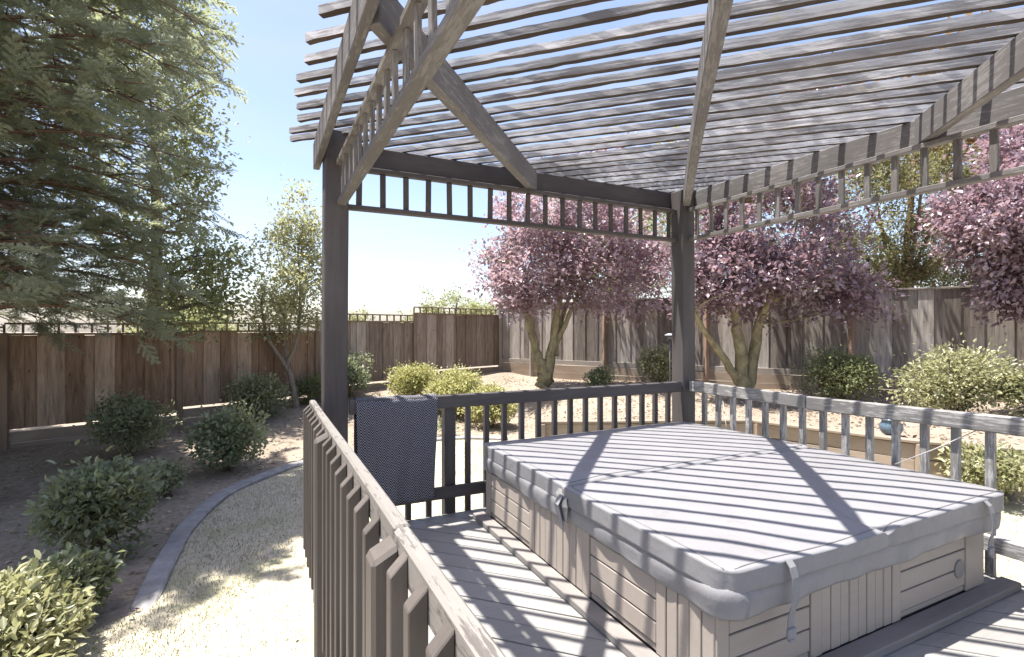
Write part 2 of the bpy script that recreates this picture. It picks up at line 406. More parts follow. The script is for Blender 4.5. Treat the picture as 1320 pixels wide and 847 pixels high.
# ------------------------------------------------------------------ ground
FD = (0.695, 0.719)                      # run of the long fence
FB = (-6.44, 9.90)
def fence_q(r, d):                       # distance in front of the long fence, and place along it
    return (r-FB[0])*FD[1]-(d-FB[1])*FD[0], (r-FB[0])*FD[0]+(d-FB[1])*FD[1]
CURB = [(-2.62, 3.72), (-2.74, 4.02), (-2.965, 4.53), (-3.24, 5.25), (-3.42, 6.3), (-3.12, 7.5), (-2.6, 8.2), (-1.9, 8.9), (-0.95, 9.3), (-0.1, 9.25)]
WALL = [(0.43, 7.78), (3.7, 7.86), (5.07, 6.45), (6.7, 5.6), (9.2, 4.7), (13, 4.0)]
BED = WALL+[(22, 8), (8, 24), (-0.9, 17.5), (0.0, 13.0)]
LAWN = [(-2.5, -4), (-2.5, 2.0), (-2.72, 2.9), (-2.86, 3.3)]+CURB+WALL+[(13, -4)]
def seg_dist(px, py, a, b):
    ax, ay = a; bx, by = b
    L2 = (bx-ax)**2+(by-ay)**2
    t = np.clip(((px-ax)*(bx-ax)+(py-ay)*(by-ay))/L2, 0, 1)
    return np.hypot(px-(ax+t*(bx-ax)), py-(ay+t*(by-ay)))
def inside(px, py, poly):
    c = np.zeros(np.shape(px), dtype=bool)
    n = len(poly)
    for i in range(n):
        x1, y1 = poly[i]; x2, y2 = poly[(i+1) % n]
        if y1 == y2: continue
        k = ((y1 > py) != (y2 > py)) & (px < (x2-x1)*(py-y1)/(y2-y1)+x1)
        c ^= k
    return c
def sstep(a, b, x):
    t = np.clip((x-a)/(b-a), 0, 1); return t*t*(3-2*t)
def ground_z(r, d):
    r = np.asarray(r, float); d = np.asarray(d, float)
    q, t = fence_q(r, d)
    zf = np.interp(t, [-9, 0, 3.6, 8.7, 12], [-0.56, -0.47, -0.14, 0.10, 0.12])
    z = zf+(-G-zf)*sstep(0.3, 3.7, q)
    z = np.where(q < 0, zf, z)
    ins = inside(r, d, BED)
    dw = np.full(np.shape(r), 99.0)
    for a, b in zip(WALL[:-1], WALL[1:]): dw = np.minimum(dw, seg_dist(r, d, a, b))
    dl = np.minimum(seg_dist(r, d, (0.43, 7.78), (0, 13)), seg_dist(r, d, (0, 13), (-0.9, 17.5)))
    zb = 0.0+0.05*np.sin(r*1.7+d)*np.cos(d*1.3)
    k = sstep(0.0, 1.3, dl)*(dw > 0.10)
    z = np.where(ins, z+(zb-z)*k, z)
    z = z+0.012*np.sin(r*3.1)*np.sin(d*2.7)*(z > -G+0.02)
    return z
def gp(px, py, z):                       # photo pixel at height z over the deck -> (r, d)
    d = 660*(CAMH-z)/(py-423.5); return ((px-660)/660*d, d)

def build_ground():
    near = np.arange(-14, 22.01, 0.16)
    def axis(lo, hi):
        a = np.arange(lo, hi+0.01, 0.16)
        out = [a[-1]]; s = 0.5
        while out[-1] < 900: out.append(out[-1]+s); s *= 1.5
        back = [a[0]]; s = 0.5
        while back[-1] > -900: back.append(back[-1]-s); s *= 1.5
        return np.concatenate((np.array(back[1:][::-1]), a, np.array(out[1:])))
    R, D = axis(-12, 14), axis(-3, 19)
    rr, dd = np.meshgrid(R, D, indexing='ij')
    zz = ground_z(rr, dd)-0.004
    far = np.hypot(rr, dd); zz = zz-np.clip((far-30)/100, 0, 6)
    X = CS*rr+SN*dd; Y = -SN*rr+CS*dd
    V = np.stack((X, Y, zz+G), -1).reshape(-1, 3)
    n, m = rr.shape
    idx = np.arange(n*m).reshape(n, m)
    F = np.stack((idx[:-1, :-1], idx[1:, :-1], idx[1:, 1:], idx[:-1, 1:]), -1).reshape(-1, 4)
    o = mesh_np('ground', V, F.ravel(), np.full(len(F), 4), M['soil'], smooth=True)
    tag(o, 'brown bare soil ground of the planting beds and beyond', kind='structure')
    # lawn
    bm = bmesh.new()
    vs = [bm.verts.new(W(r, d, -G+0.004)) for r, d in LAWN]
    f = bm.faces.new(vs)
    bmesh.ops.triangulate(bm, faces=[f])
    bmesh.ops.recalc_face_normals(bm, faces=bm.faces)
    for f in bm.faces:
        if f.normal.z < 0: f.normal_flip()
    o = from_bm('lawn', bm, M['lawn']); tag(o, 'sun bleached short lawn beside the deck', kind='structure')
    # mowing kerb
    pts = []
    for i in range(len(CURB)-1):
        a, b = CURB[i], CURB[i+1]
        p0 = CURB[max(i-1, 0)]; p3 = CURB[min(i+2, len(CURB)-1)]
        for k in range(6):
            s = k/6
            pts.append(tuple(0.5*((2*a[j])+(-p0[j]+b[j])*s+(2*p0[j]-5*a[j]+4*b[j]-p3[j])*s*s+(-p0[j]+3*a[j]-3*b[j]+p3[j])*s**3) for j in (0, 1)))
    pts.append(CURB[-1])
    V, F = [], []
    prof = [(-0.085, -0.10), (-0.085, 0.03), (-0.07, 0.045), (0.07, 0.045), (0.085, 0.03), (0.085, -0.10)]
    n = len(pts)
    for i, (r, d) in enumerate(pts):
        a = pts[max(i-1, 0)]; b = pts[min(i+1, n-1)]
        tx, ty = b[0]-a[0], b[1]-a[1]; L = math.hypot(tx, ty); nx, ny = -ty/L, tx/L
        for o_, h in prof:
            j = random.uniform(-0.004, 0.004)
            V.append(W(r+nx*(o_+0.06+j), d+ny*(o_+0.06+j), -G+h-0.05*max(0, 1-i/5)))
    for i in range(n-1):
        for k in range(5): F.append((i*6+k, i*6+k+1, (i+1)*6+k+1, (i+1)*6+k))
    F += [tuple(range(6)), tuple(range((n-1)*6, n*6))[::-1]]
    o = mesh_py('kerb_strip', V, F, M['concrete']); tag(o, 'curved grey concrete mowing kerb between lawn and soil bed', kind='structure')
    # grass blades
    n = 300000
    r = RNG.uniform(-3.5, 8, n); d = RNG.uniform(2.4, 9.6, n)
    # thin out with distance from the standpoint
    keep = inside(r, d, LAWN) & (np.abs(r) < d*1.08) & (RNG.uniform(0, 1, n) < np.clip(1.2-d/8, 0.2, 1)*np.where((r < -2.0) | (d > 7), 1.0, 0.3))
    X = CS*r+SN*d; Y = -SN*r+CS*d
    keep &= ~((X > 0.25) & (X < 3.85) & (Y < 3.8))
    r, d, X, Y = r[keep], d[keep], X[keep], Y[keep]; n = len(r)
    an = RNG.uniform(0, 2*np.pi, n); h = RNG.uniform(0.015, 0.036, n); w = RNG.uniform(0.002, 0.0045, n)
    lean = RNG.uniform(0.2, 1.0, n)*h; la = RNG.uniform(0, 2*np.pi, n)
    P = np.stack((X, Y, np.full(n, 0.003)), -1)
    S = np.stack((np.cos(an)*w, np.sin(an)*w, np.zeros(n)), -1)
    T = P+np.stack((np.cos(la)*lean, np.sin(la)*lean, h), -1)
    V = np.stack((P-S, P+S, T), 1).reshape(-1, 3)
    o = mesh_np('grass', V, np.arange(3*n), np.full(n, 3), M['grass']); tag(o, 'short dry grass blades growing across the lawn', 'grass', kind='stuff')
    # leaf litter on the beds
    n = 26000
    r = RNG.uniform(-8, 11, n); d = RNG.uniform(3, 15, n)
    q, t = fence_q(r, d)
    bed = inside(r, d, BED)
    # behind the right fence nothing; left bed is sparse
    keep = (~inside(r, d, LAWN) | ((RNG.uniform(0, 1, n) < 0.02) & (r < -0.6) & (d < 9))) & (q > 0.1) & (bed | (RNG.uniform(0, 1, n) < 0.40)) & (d > 2.5)
    keep &= ((r+0.37)*5.2+(d-16.2)*7.95 < -1.0)
    r, d = r[keep], d[keep]; n = len(r)
    z = ground_z(r, d)+G+np.where(inside(r, d, LAWN), 0.022, 0.006)
    X = CS*r+SN*d; Y = -SN*r+CS*d
    P = np.stack((X, Y, z), -1)
    D_ = RNG.normal(0, 1, (n, 3)); D_[:, 2] *= 0.3
    N_ = np.tile(np.array([0, 0, 1.0]), (n, 1))+RNG.normal(0, 0.35, (n, 3))
    leaves('leaf_litter', P, D_, N_, RNG.uniform(0.035, 0.075, n), 0.6, M['litter'], None, kind='stuff', label='dry fallen leaves scattered over the soil beds', cat='leaf litter')

def norm(a): return a/np.maximum(np.linalg.norm(a, axis=-1, keepdims=True), 1e-9)
def leaves(name, P, D, N, L, wr, mat, parent, kind=None, label=None, cat=None, oval=False, fold=0.18, smooth=False):
    D = norm(D); S = norm(np.cross(D, N)); N = np.cross(S, D)
    L = np.asarray(L).reshape(-1, 1)*np.ones((len(P), 1)); Wd = L*wr
    if oval:
        b = P; tip = P+D*L-N*L*0.10
        l1 = P+D*L*0.28-S*Wd*0.42+N*Wd*fold; l2 = P+D*L*0.66-S*Wd*0.40+N*Wd*fold
        r1 = P+D*L*0.28+S*Wd*0.42+N*Wd*fold; r2 = P+D*L*0.66+S*Wd*0.40+N*Wd*fold
        V = np.stack((b, l1, l2, tip, r2, r1), 1).reshape(-1, 3)
        k = np.arange(len(P))[:, None]*6
        F = np.concatenate((k+np.array([[0, 1, 2, 3]]), k+np.array([[0, 3, 4, 5]])), 1).ravel()
        T = np.full(2*len(P), 4)
    else:
        b = P; tip = P+D*L-N*L*0.08
        l = P+D*L*0.45-S*Wd*0.5+N*Wd*fold; r = P+D*L*0.45+S*Wd*0.5+N*Wd*fold
        V = np.stack((b, l, tip, r), 1).reshape(-1, 3)
        k = np.arange(len(P))[:, None]*4
        F = np.concatenate((k+np.array([[0, 1, 2]]), k+np.array([[0, 2, 3]])), 1).ravel()
        T = np.full(2*len(P), 3)
    o = mesh_np(name, V, F, T, mat, parent, smooth)
    return tag(o, label, cat, kind=kind)

# ------------------------------------------------------------------ deck
XL, XR, YB, YF = 0.30, 3.78, 3.745, -1.3
PITCH = 0.146
def clip_strip(c0, c1):
    poly = [(XL, YF), (XR, YF), (XR, YB), (XL, YB)]
    for s, c in ((1, c0), (-1, c1)):
        out = []
        for i in range(len(poly)):
            a, b = poly[i], poly[(i+1) % len(poly)]
            fa, fb = s*(a[0]+a[1]-c), s*(b[0]+b[1]-c)
            if fa >= 0: out.append(a)
            if (fa >= 0) != (fb >= 0):
                t = fa/(fa-fb); out.append((a[0]+t*(b[0]-a[0]), a[1]+t*(b[1]-a[1])))
        poly = out
        if len(poly) < 3: return None
    return poly
def build_deck():
    bm = bmesh.new()
    dc = PITCH*math.sqrt(2); gap = 0.009*math.sqrt(2)
    c = XL+YF-0.03
    while c < XR+YB:
        p = clip_strip(c+gap, c+dc)
        c += dc
        if not p: continue
        ar = sum(p[i][0]*p[(i+1) % len(p)][1]-p[(i+1) % len(p)][0]*p[i][1] for i in range(len(p)))
        if abs(ar) < 0.001: continue
        dz = random.uniform(-0.0012, 0.0012)
        top = [bm.verts.new((x, y, G+dz)) for x, y in p]; bot = [bm.verts.new((x, y, G-0.036)) for x, y in p]
        bm.faces.new(top); bm.faces.new(bot[::-1])
        for i in range(len(p)):
            j = (i+1) % len(p); bm.faces.new((top[j], top[i], bot[i], bot[j]))
    bmesh.ops.recalc_face_normals(bm, faces=bm.faces)
    es = [e for e in bm.edges if len(e.link_faces) == 2 and e.calc_face_angle(0) > 0.8]
    bmesh.ops.bevel(bm, geom=es, offset=0.003, segments=1, affect='EDGES')
    o = from_bm('deck', bm, M['deck']); tag(o, 'grey painted deck of boards laid diagonally', kind='structure')
    z0, z1 = G-0.24, G-0.04
    for a, b in (((XL+0.03, YF, 0), (XL+0.03, YB, 0)), ((XL+0.06, YB-0.03, 0), (XR-0.06, YB-0.03, 0)), ((XR-0.03, YF, 0), (XR-0.03, YB, 0)), ((XL+0.06, YF+0.03, 0), (XR-0.06, YF+0.03, 0)), ((1.3, YF+.06, 0), (1.3, YB-.06, 0)), ((2.5, YF+.06, 0), (2.5, YB-.06, 0))):
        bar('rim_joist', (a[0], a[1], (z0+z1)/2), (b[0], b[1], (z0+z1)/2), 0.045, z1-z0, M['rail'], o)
build_deck()

# ------------------------------------------------------------------ pergola
ZB, ZT = G+2.58, G+2.765        # joists and beams
def build_pergola():
    root = empty('pergola', (2.1, 1.6, G), 'dark stained timber pergola with weathered diagonal slat roof over the deck', 'pergola')
    ps = 0.16
    posts = {'bl': (0.46, 3.78), 'br': (3.71, 3.78), 'fl': (0.46, -0.62), 'fr': (3.71, -0.62)}
    for k, (x, y) in posts.items():
        zb = 0.0 if k[0] == 'b' else 0.0
        bar('post', (x, y, zb), (x, y, ZT+0.03 if k == 'bl' else ZT-0.005), ps, ps, M['post'], root, 0.008, wob=0.004, nseg=6)
    bh = ZT-ZB; zm = (ZB+ZT)/2
    # outer beams
    bar('beam', (0.355, -0.75, zm), (0.355, 3.99, zm), 0.045, bh, M['beam'], root, 0.005, 0.003, 6)
    bar('beam', (0.40, 3.885, zm), (3.77, 3.885, zm), 0.045, bh, M['post'], root, 0.005, 0.003, 6)
    bar('beam', (3.815, -0.75, zm), (3.815, 3.98, zm), 0.045, bh, M['beam'], root, 0.005, 0.003, 6)
    bar('beam', (0.40, -0.725, zm), (3.77, -0.725, zm), 0.045, bh, M['post'], root, 0.005, 0.003, 6)
    # diagonal joists, X - Y = k, from beam to beam
    x0, x1, y0, y1 = 0.38, 3.79, -0.70, 3.86
    for a, b in (((0.38, 2.00), (2.086, 3.86)), ((0.38, 0.113), (3.615, 3.640)), ((1.496, -0.70), (3.79, 1.80)), ((3.15, -0.70), (3.79, -0.002))):
        bar('joist', (a[0], a[1], zm), (b[0], b[1], zm), 0.062, bh-0.008, M['beam'], root, 0.005, 0.004, 6)
    # slats, X + Y = c
    lo_x, hi_x, lo_y, hi_y = 0.20, 3.98, -0.85, 4.04
    c = 6.49+0.206*5
    hz = 0.056
    while c > lo_x+lo_y+0.35:
        xa = max(lo_x, c-hi_y); xb = min(hi_x, c-lo_y)
        if xb-xa > 0.12:
            ja, jb = random.uniform(-0.03, 0.03), random.uniform(-0.03, 0.03)
            dz = random.uniform(-0.003, 0.005); dc = random.uniform(-0.012, 0.012); tw = random.uniform(-0.012, 0.012)
            za = ZT+hz/2+0.001+max(dz, 0)
            xm = (c+0.3013)/2.0903       # the splice sits over the middle joist
            for u0, u1, h_ in ((xa+ja, min(xb+jb, xm-0.001), 0.038), (max(xa+ja, xm+0.001), xb+jb, 0.050)):
                if u1-u0 < 0.08: continue
                e0, e1 = random.uniform(-0.007, 0.007), random.uniform(-0.007, 0.007)
                zc = ZT+h_/2+0.001
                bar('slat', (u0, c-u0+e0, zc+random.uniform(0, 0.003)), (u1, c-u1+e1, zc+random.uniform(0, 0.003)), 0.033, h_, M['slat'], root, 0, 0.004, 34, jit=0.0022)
        c -= 0.206
    # ladder friezes below the beams
    zt, zb = G+2.565, G+2.285
    def ladder(p, q, mat, lit):
        p, q = Vector(p), Vector(q); dirv = (q-p).normalized(); L = (q-p).length
        bar('lattice_rail', p+Vector((0, 0, zt)), q+Vector((0, 0, zt)), 0.06, 0.032, mat, root, 0.003, 0.003, 5)
        bar('lattice_rail', p+Vector((0, 0, zb)), q+Vector((0, 0, zb)), 0.06, 0.034, mat, root, 0.003, 0.003, 5)
        n = int(round(L/0.171))
        for i in range(n):
            s = L*(i+0.5)/n
            b = p+dirv*s
            j = random.uniform(-0.006, 0.006)
            bar('baluster', b+Vector((0, 0, zb+0.017)), b+Vector((j, 0, zt-0.016)), 0.020 if abs(dirv.y) > 0.5 else 0.040, 0.040 if abs(dirv.y) > 0.5 else 0.020, mat, root, 0.003)
    ladder((0.49, -0.54, 0), (0.49, 3.70, 0), M['beam'], 0)
    ladder((0.54, 3.80, 0), (3.63, 3.80, 0), M['post'], 0)
    ladder((3.73, -0.54, 0), (3.73, 3.70, 0), M['beam'], 1)
    ladder((0.54, -0.64, 0), (3.63, -0.64, 0), M['post'], 0)
build_pergola()

# ------------------------------------------------------------------ railings
RT = G+0.914
def build_rails():
    # left railing, balusters outside
    root = empty('railing', (0.30, 1.5, G), 'sunlit near deck railing beside the lawn with pointed baluster tops', 'railing', 'railings around the deck')
    x = 0.322
    ys = [(-1.3, 0.42), (0.42, 1.30), (1.302, 3.90)]
    for a, b in ((-1.3, 1.30), (1.303, 3.90)):
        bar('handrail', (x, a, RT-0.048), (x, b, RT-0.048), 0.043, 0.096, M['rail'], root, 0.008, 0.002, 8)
    bar('bottom_rail', (x, -1.3, G+0.16), (x, 3.90, G+0.16), 0.04, 0.09, M['rail_shaded'], root, 0.005, 0.002, 8)
    posts = [-0.15, 1.29, 2.75]
    for y in posts:
        bar('rail_post', (0.270, y, -0.02), (0.270, y, RT-0.022), 0.070, 0.088, M['rail_shaded'], root, 0.01, topcut=((0, -1), 0.036))
    y = 3.86
    k = 0
    while y > -1.2:
        if min(abs(y-p) for p in posts) > 0.085:
            hgt = RT-0.02+random.uniform(-0.01, 0.01)
            bar('baluster', (0.279, y, G-0.12+random.uniform(-0.01, 0.01)), (0.279, y, hgt), 0.042, 0.040, M['rail_shaded'], root, 0.003, topcut=((0, -1), 0.042))
        y -= 0.158
    # back railing between the pergola posts
    root = empty('railing', (2.1, 3.74, G), 'shaded far deck railing beneath the herringbone throw', 'railing', 'railings around the deck')
    yb = 3.722
    bar('handrail', (0.545, yb, RT-0.05), (3.625, yb, RT-0.05), 0.042, 0.10, M['post'], root, 0.008, 0.002, 8)
    bar('bottom_rail', (0.545, yb, G+0.175), (3.625, yb, G+0.175), 0.04, 0.088, M['post'], root, 0.005, 0.002, 8)
    xx = 0.66
    while xx < 3.6:
        bar('baluster', (xx, 3.767, G-0.14), (xx, 3.767, RT-0.03), 0.04, 0.04, M['post'], root, 0.003)
        xx += 0.158
    bar('rail_post', (1.30, 3.79, 0.0), (1.30, 3.79, RT-0.03), 0.088, 0.088, M['post'], root, 0.006)
    # right railing
    root = empty('railing', (3.75, 1.5, G), 'grey weathered right deck railing behind the hot tub with striped shadows', 'railing', 'railings around the deck')
    xr = 3.725
    bar('handrail', (xr, 3.70, RT-0.05), (xr, 2.52, RT-0.052), 0.042, 0.10, M['rail_grey'], root, 0.008, 0.002, 6)
    bar('handrail', (xr, 2.515, RT-0.058), (xr, -1.3, RT+0.03), 0.042, 0.10, M['rail_grey'], root, 0.008, 0.002, 8)
    bar('bottom_rail', (xr, 3.70, G+0.20), (xr, -1.3, G+0.20), 0.04, 0.088, M['rail_grey'], root, 0.005, 0.002, 8)
    yy = 3.56
    while yy > -1.2:
        if abs(yy-1.22) > 0.1:
            bar('baluster', (3.767, yy, G-0.12), (3.767, yy, RT-0.03), 0.04, 0.04, M['rail_grey'], root, 0.003)
        yy -= 0.163
    bar('rail_post', (3.80, 1.22, 0.0), (3.80, 1.22, RT-0.02), 0.09, 0.09, M['rail_grey'], root, 0.006)
build_rails()

# ------------------------------------------------------------------ hung throw
def build_towel():
    x0, x1 = 0.59, 1.185
    nx, prof = 44, []
    yfr, ybk = 3.694, 3.750
    top = RT+0.010
    prof.append((3.80, G+0.42)); 
    for k in range(12): prof.append((3.795-0.004*math.sin(k), G+0.42+(RT-0.03-G-0.42)*(k+1)/12))
    for k in range(1, 10):
        a = math.pi*k/10; prof.append((3.7445+0.0505*math.cos(a), RT-0.03+0.042*math.sin(a)))
    nd = 24
    for k in range(nd+1): prof.append((3.692, RT-0.03-(RT-0.03-G-0.145)*k/nd))
    L = [0]
    for a, b in zip(prof[:-1], prof[1:]): L.append(L[-1]+math.hypot(b[0]-a[0], b[1]-a[1]))
    V, F, UV = [], [], []
    n = len(prof)
    for i in range(nx+1):
        s = i/nx
        for j, (y, z) in enumerate(prof):
            hang = max(0, (RT-z)/0.8) if j > 20 else 0
            x = x0+(x1-x0)*s - 0.035*hang*s + 0.012*math.sin(hang*4+s*2)*hang
            wv = (0.026*math.sin(s*7+1+hang)+0.008*math.sin(s*17+hang*3))*hang
            V.append((x, y-0.004-abs(wv)-0.012*hang if j > 20 else y+0.003*math.sin(s*8), z+(0.022*s+0.008*math.sin(s*6))*hang+0.002*math.sin(s*15)*(1-hang)))
            UV.append((x0+(x1-x0)*s, L[j]))
    for i in range(nx):
        for j in range(n-1): F.append((i*n+j, (i+1)*n+j, (i+1)*n+j+1, i*n+j+1))
    o = mesh_py('throw_blanket', V, F, M['towel'], None, True)
    uv = o.data.uv_layers.new(name='UVMap')
    for lp in o.data.loops: uv.data[lp.index].uv = UV[lp.vertex_index]
    md = o.modifiers.new('solid', 'SOLIDIFY'); md.thickness = 0.006; md.offset = 1
    tag(o, 'black and white herringbone throw hung over the far railing', 'blanket')
build_towel()

# ------------------------------------------------------------------ hot tub
TX0, TX1, TY0, TY1 = 1.508, 3.50, 1.375, 3.52
def build_tub():
    root = empty('hot_tub', ((TX0+TX1)/2, (TY0+TY1)/2, G), 'square taupe hot tub cabinet standing on the grey deck', 'hot tub')
    z0, z1 = G+0.02, G+0.47
    bm = bmesh.new(); bmesh.ops.create_cube(bm, size=1)
    for v in bm.verts: v.co = Vector(((TX0+TX1)/2+v.co.x*(TX1-TX0-0.03), (TY0+TY1)/2+v.co.y*(TY1-TY0-0.03), (z0+z1)/2+v.co.z*(z1-z0)))
    from_bm('cabinet_shell', bm, M['groove'], root)
    zt = z1-0.01; zb = G+0.045
    def face(origin, dirv, nrm, segs):
        o = Vector(origin); d = Vector(dirv); nn = Vector(nrm)
        for kind, a, b in segs:
            bmx = []
            def board(s0, s1, za, zc, dep, name):
                c = o+d*((s0+s1)/2)+nn*(-0.015+dep/2); c.z = (za+zc)/2
                if (s1-s0) > (zc-za):
                    p0 = c-d*((s1-s0)/2); p1 = c+d*((s1-s0)/2); M_, L = frame(p0, p1); w, h = dep, zc-za
                else:
                    p0 = c-Vector((0, 0, (zc-za)/2)); p1 = c+Vector((0, 0, (zc-za)/2)); M_, L = frame(p0, p1, nn); w, h = s1-s0, dep
                bm = bmesh.new(); bmesh.ops.create_cube(bm, size=1)
                for v in bm.verts: v.co = M_ @ Vector((v.co.x*L, v.co.y*w, v.co.z*h))
                bmesh.ops.bevel(bm, geom=list(bm.edges), offset=0.003, segments=1, affect='EDGES')
                bmx.append(bm)
            if kind == 'post': board(a+0.002, b-0.002, zb, zt, 0.024, 'p'); name = 'corner_trim'
            elif kind == 'h':
                name = 'horizontal_panel'
                hh = (zt-0.0-zb-0.03)/4
                for k in range(4): board(a+0.003, b-0.003, zb+0.03+hh*k+0.0035, zb+0.03+hh*(k+1)-0.0035, 0.02, 'h')
                board(a+0.003, b-0.003, zb, zb+0.026, 0.014, 'h')
            else:
                name = 'slatted_panel'
                n = max(3, int(round((b-a)/0.062))); w = (b-a)/n
                for k in range(n): board(a+w*k+0.002, a+w*(k+1)-0.002, zb, zt, 0.019+0.002*(k % 2), 'v')
            bm = bmesh.new()
            for b_ in bmx:
                me = bpy.data.meshes.new('tmp'); b_.to_mesh(me); b_.free(); bm.from_mesh(me); bpy.data.meshes.remove(me)
            from_bm(name, bm, M['cabinet'], root)
            if kind == 'post':
                c = o+d*((a+b)/2)+nn*0.010; c.z = zt-0.07 if True else 0
                bm = bmesh.new(); bmesh.ops.create_cone(bm, cap_ends=True, segments=10, radius1=0.006, radius2=0.005, depth=0.006)
                q = nn.to_track_quat('Z', 'Y').to_matrix().to_4x4(); q.translation = c
                from_bm('screw', bm, M['screw'], root, q)
    Ly = TY1-TY0; Lx = TX1-TX0
    # left face, measured from the near corner away
    segL = [('v', 0.0, 0.25), ('post', 0.25, 0.31), ('h', 0.31, 0.80), ('post', 0.80, 0.865), ('v', 0.865, 1.39), ('post', 1.39, 1.455), ('h', 1.455, 2.06), ('post', 2.06, Ly)]
    face((TX0, TY0, 0), (0, 1, 0), (-1, 0, 0), segL)
    segN = [('post', 0.0, 0.065), ('h', 0.065, 0.54), ('post', 0.54, 0.615), ('v', 0.615, 1.13), ('post', 1.13, 1.20), ('h', 1.20, 1.80), ('post', 1.80, Lx)]
    face((TX0, TY0, 0), (1, 0, 0), (0, -1, 0), segN)
    segF = [('post', 0.0, 0.065), ('h', 0.065, 0.65), ('post', 0.65, 0.715), ('v', 0.715, 1.23), ('post', 1.23, 1.295), ('h', 1.295, 1.88), ('post', 1.88, Lx)]
    face((TX0, TY1, 0), (1, 0, 0), (0, 1, 0), segF)
    segR = [('post', 0.0, 0.065), ('h', 0.065, 0.70), ('post', 0.70, 0.765), ('v', 0.765, 1.38), ('post', 1.38, 1.445), ('h', 1.445, 2.08), ('post', 2.08, Ly)]
    face((TX1, TY0, 0), (0, 1, 0), (1, 0, 0), segR)
    # disc low on the near face
    bm = bmesh.new(); bmesh.ops.create_cone(bm, cap_ends=True, segments=28, radius1=0.048, radius2=0.046, depth=0.007)
    q = Vector((0, -1, 0)).to_track_quat('Z', 'Y').to_matrix().to_4x4(); q.translation = (TX0+1.735, TY0-0.0075, G+0.175)
    from_bm('vent_disc', bm, M['disc'], root, q)
    # base boards
    zt = G+0.022
    for a, b in (((TX0-0.048, TY0-0.093, zt), (TX0-0.048, TY1+0.05, zt)), ((TX0+0.0, TY0-0.048, zt), (3.70, TY0-0.048, zt))):
        bar('base_board', a, b, 0.09, 0.040, M['trim'], root, 0.005)
build_tub()

CX0, CX1, CY0, CY1 = 1.475, 3.585, 1.285, 3.60
CZ0, CZ1 = G+0.464, G+0.550
def rounded_slab(x0, x1, y0, y1, z0, z1, r, nx, ny, fz):
    """box grid with rounded edges; fz(x,y) lifts the upper side"""
    bm = bmesh.new()
    nz = 8
    def co(i, n, a, b): return a+(b-a)*i/n
    vd = {}
    def vert(i, j, k):
        key = (i, j, k)
        if key in vd: return vd[key]
        p = Vector((co(i, nx, x0, x1), co(j, ny, y0, y1), co(k, nz, z0, z1)))
        # cluster the outer cells toward the edge
        c = Vector((min(max(p.x, x0+r), x1-r), min(max(p.y, y0+r), y1-r), min(max(p.z, z0+r), z1-r)))
        dlt = p-c
        if dlt.length > 1e-9: p = c+dlt.normalized()*r if min(abs(p.x-x0), abs(p.x-x1), abs(p.y-y0), abs(p.y-y1), abs(p.z-z0), abs(p.z-z1)) < 1e-9 else p
        if p.z > (z0+z1)/2: p.z += fz(p.x, p.y)*(p.z-(z0+z1)/2)/((z1-z0)/2)
        vd[key] = bm.verts.new(p); return vd[key]
    for i in range(nx):
        for j in range(ny):
            for k in (0, nz): bm.faces.new([vert(i, j, k), vert(i+1, j, k), vert(i+1, j+1, k), vert(i, j+1, k)])
    for i in range(nx):
        for k in range(nz):
            for j in (0, ny): bm.faces.new([vert(i, j, k), vert(i+1, j, k), vert(i+1, j, k+1), vert(i, j, k+1)])
    for j in range(ny):
        for k in range(nz):
            for i in (0, nx): bm.faces.new([vert(i, j, k), vert(i, j+1, k), vert(i, j+1, k+1), vert(i, j, k+1)])
    bmesh.ops.recalc_face_normals(bm, faces=bm.faces)
    return bm
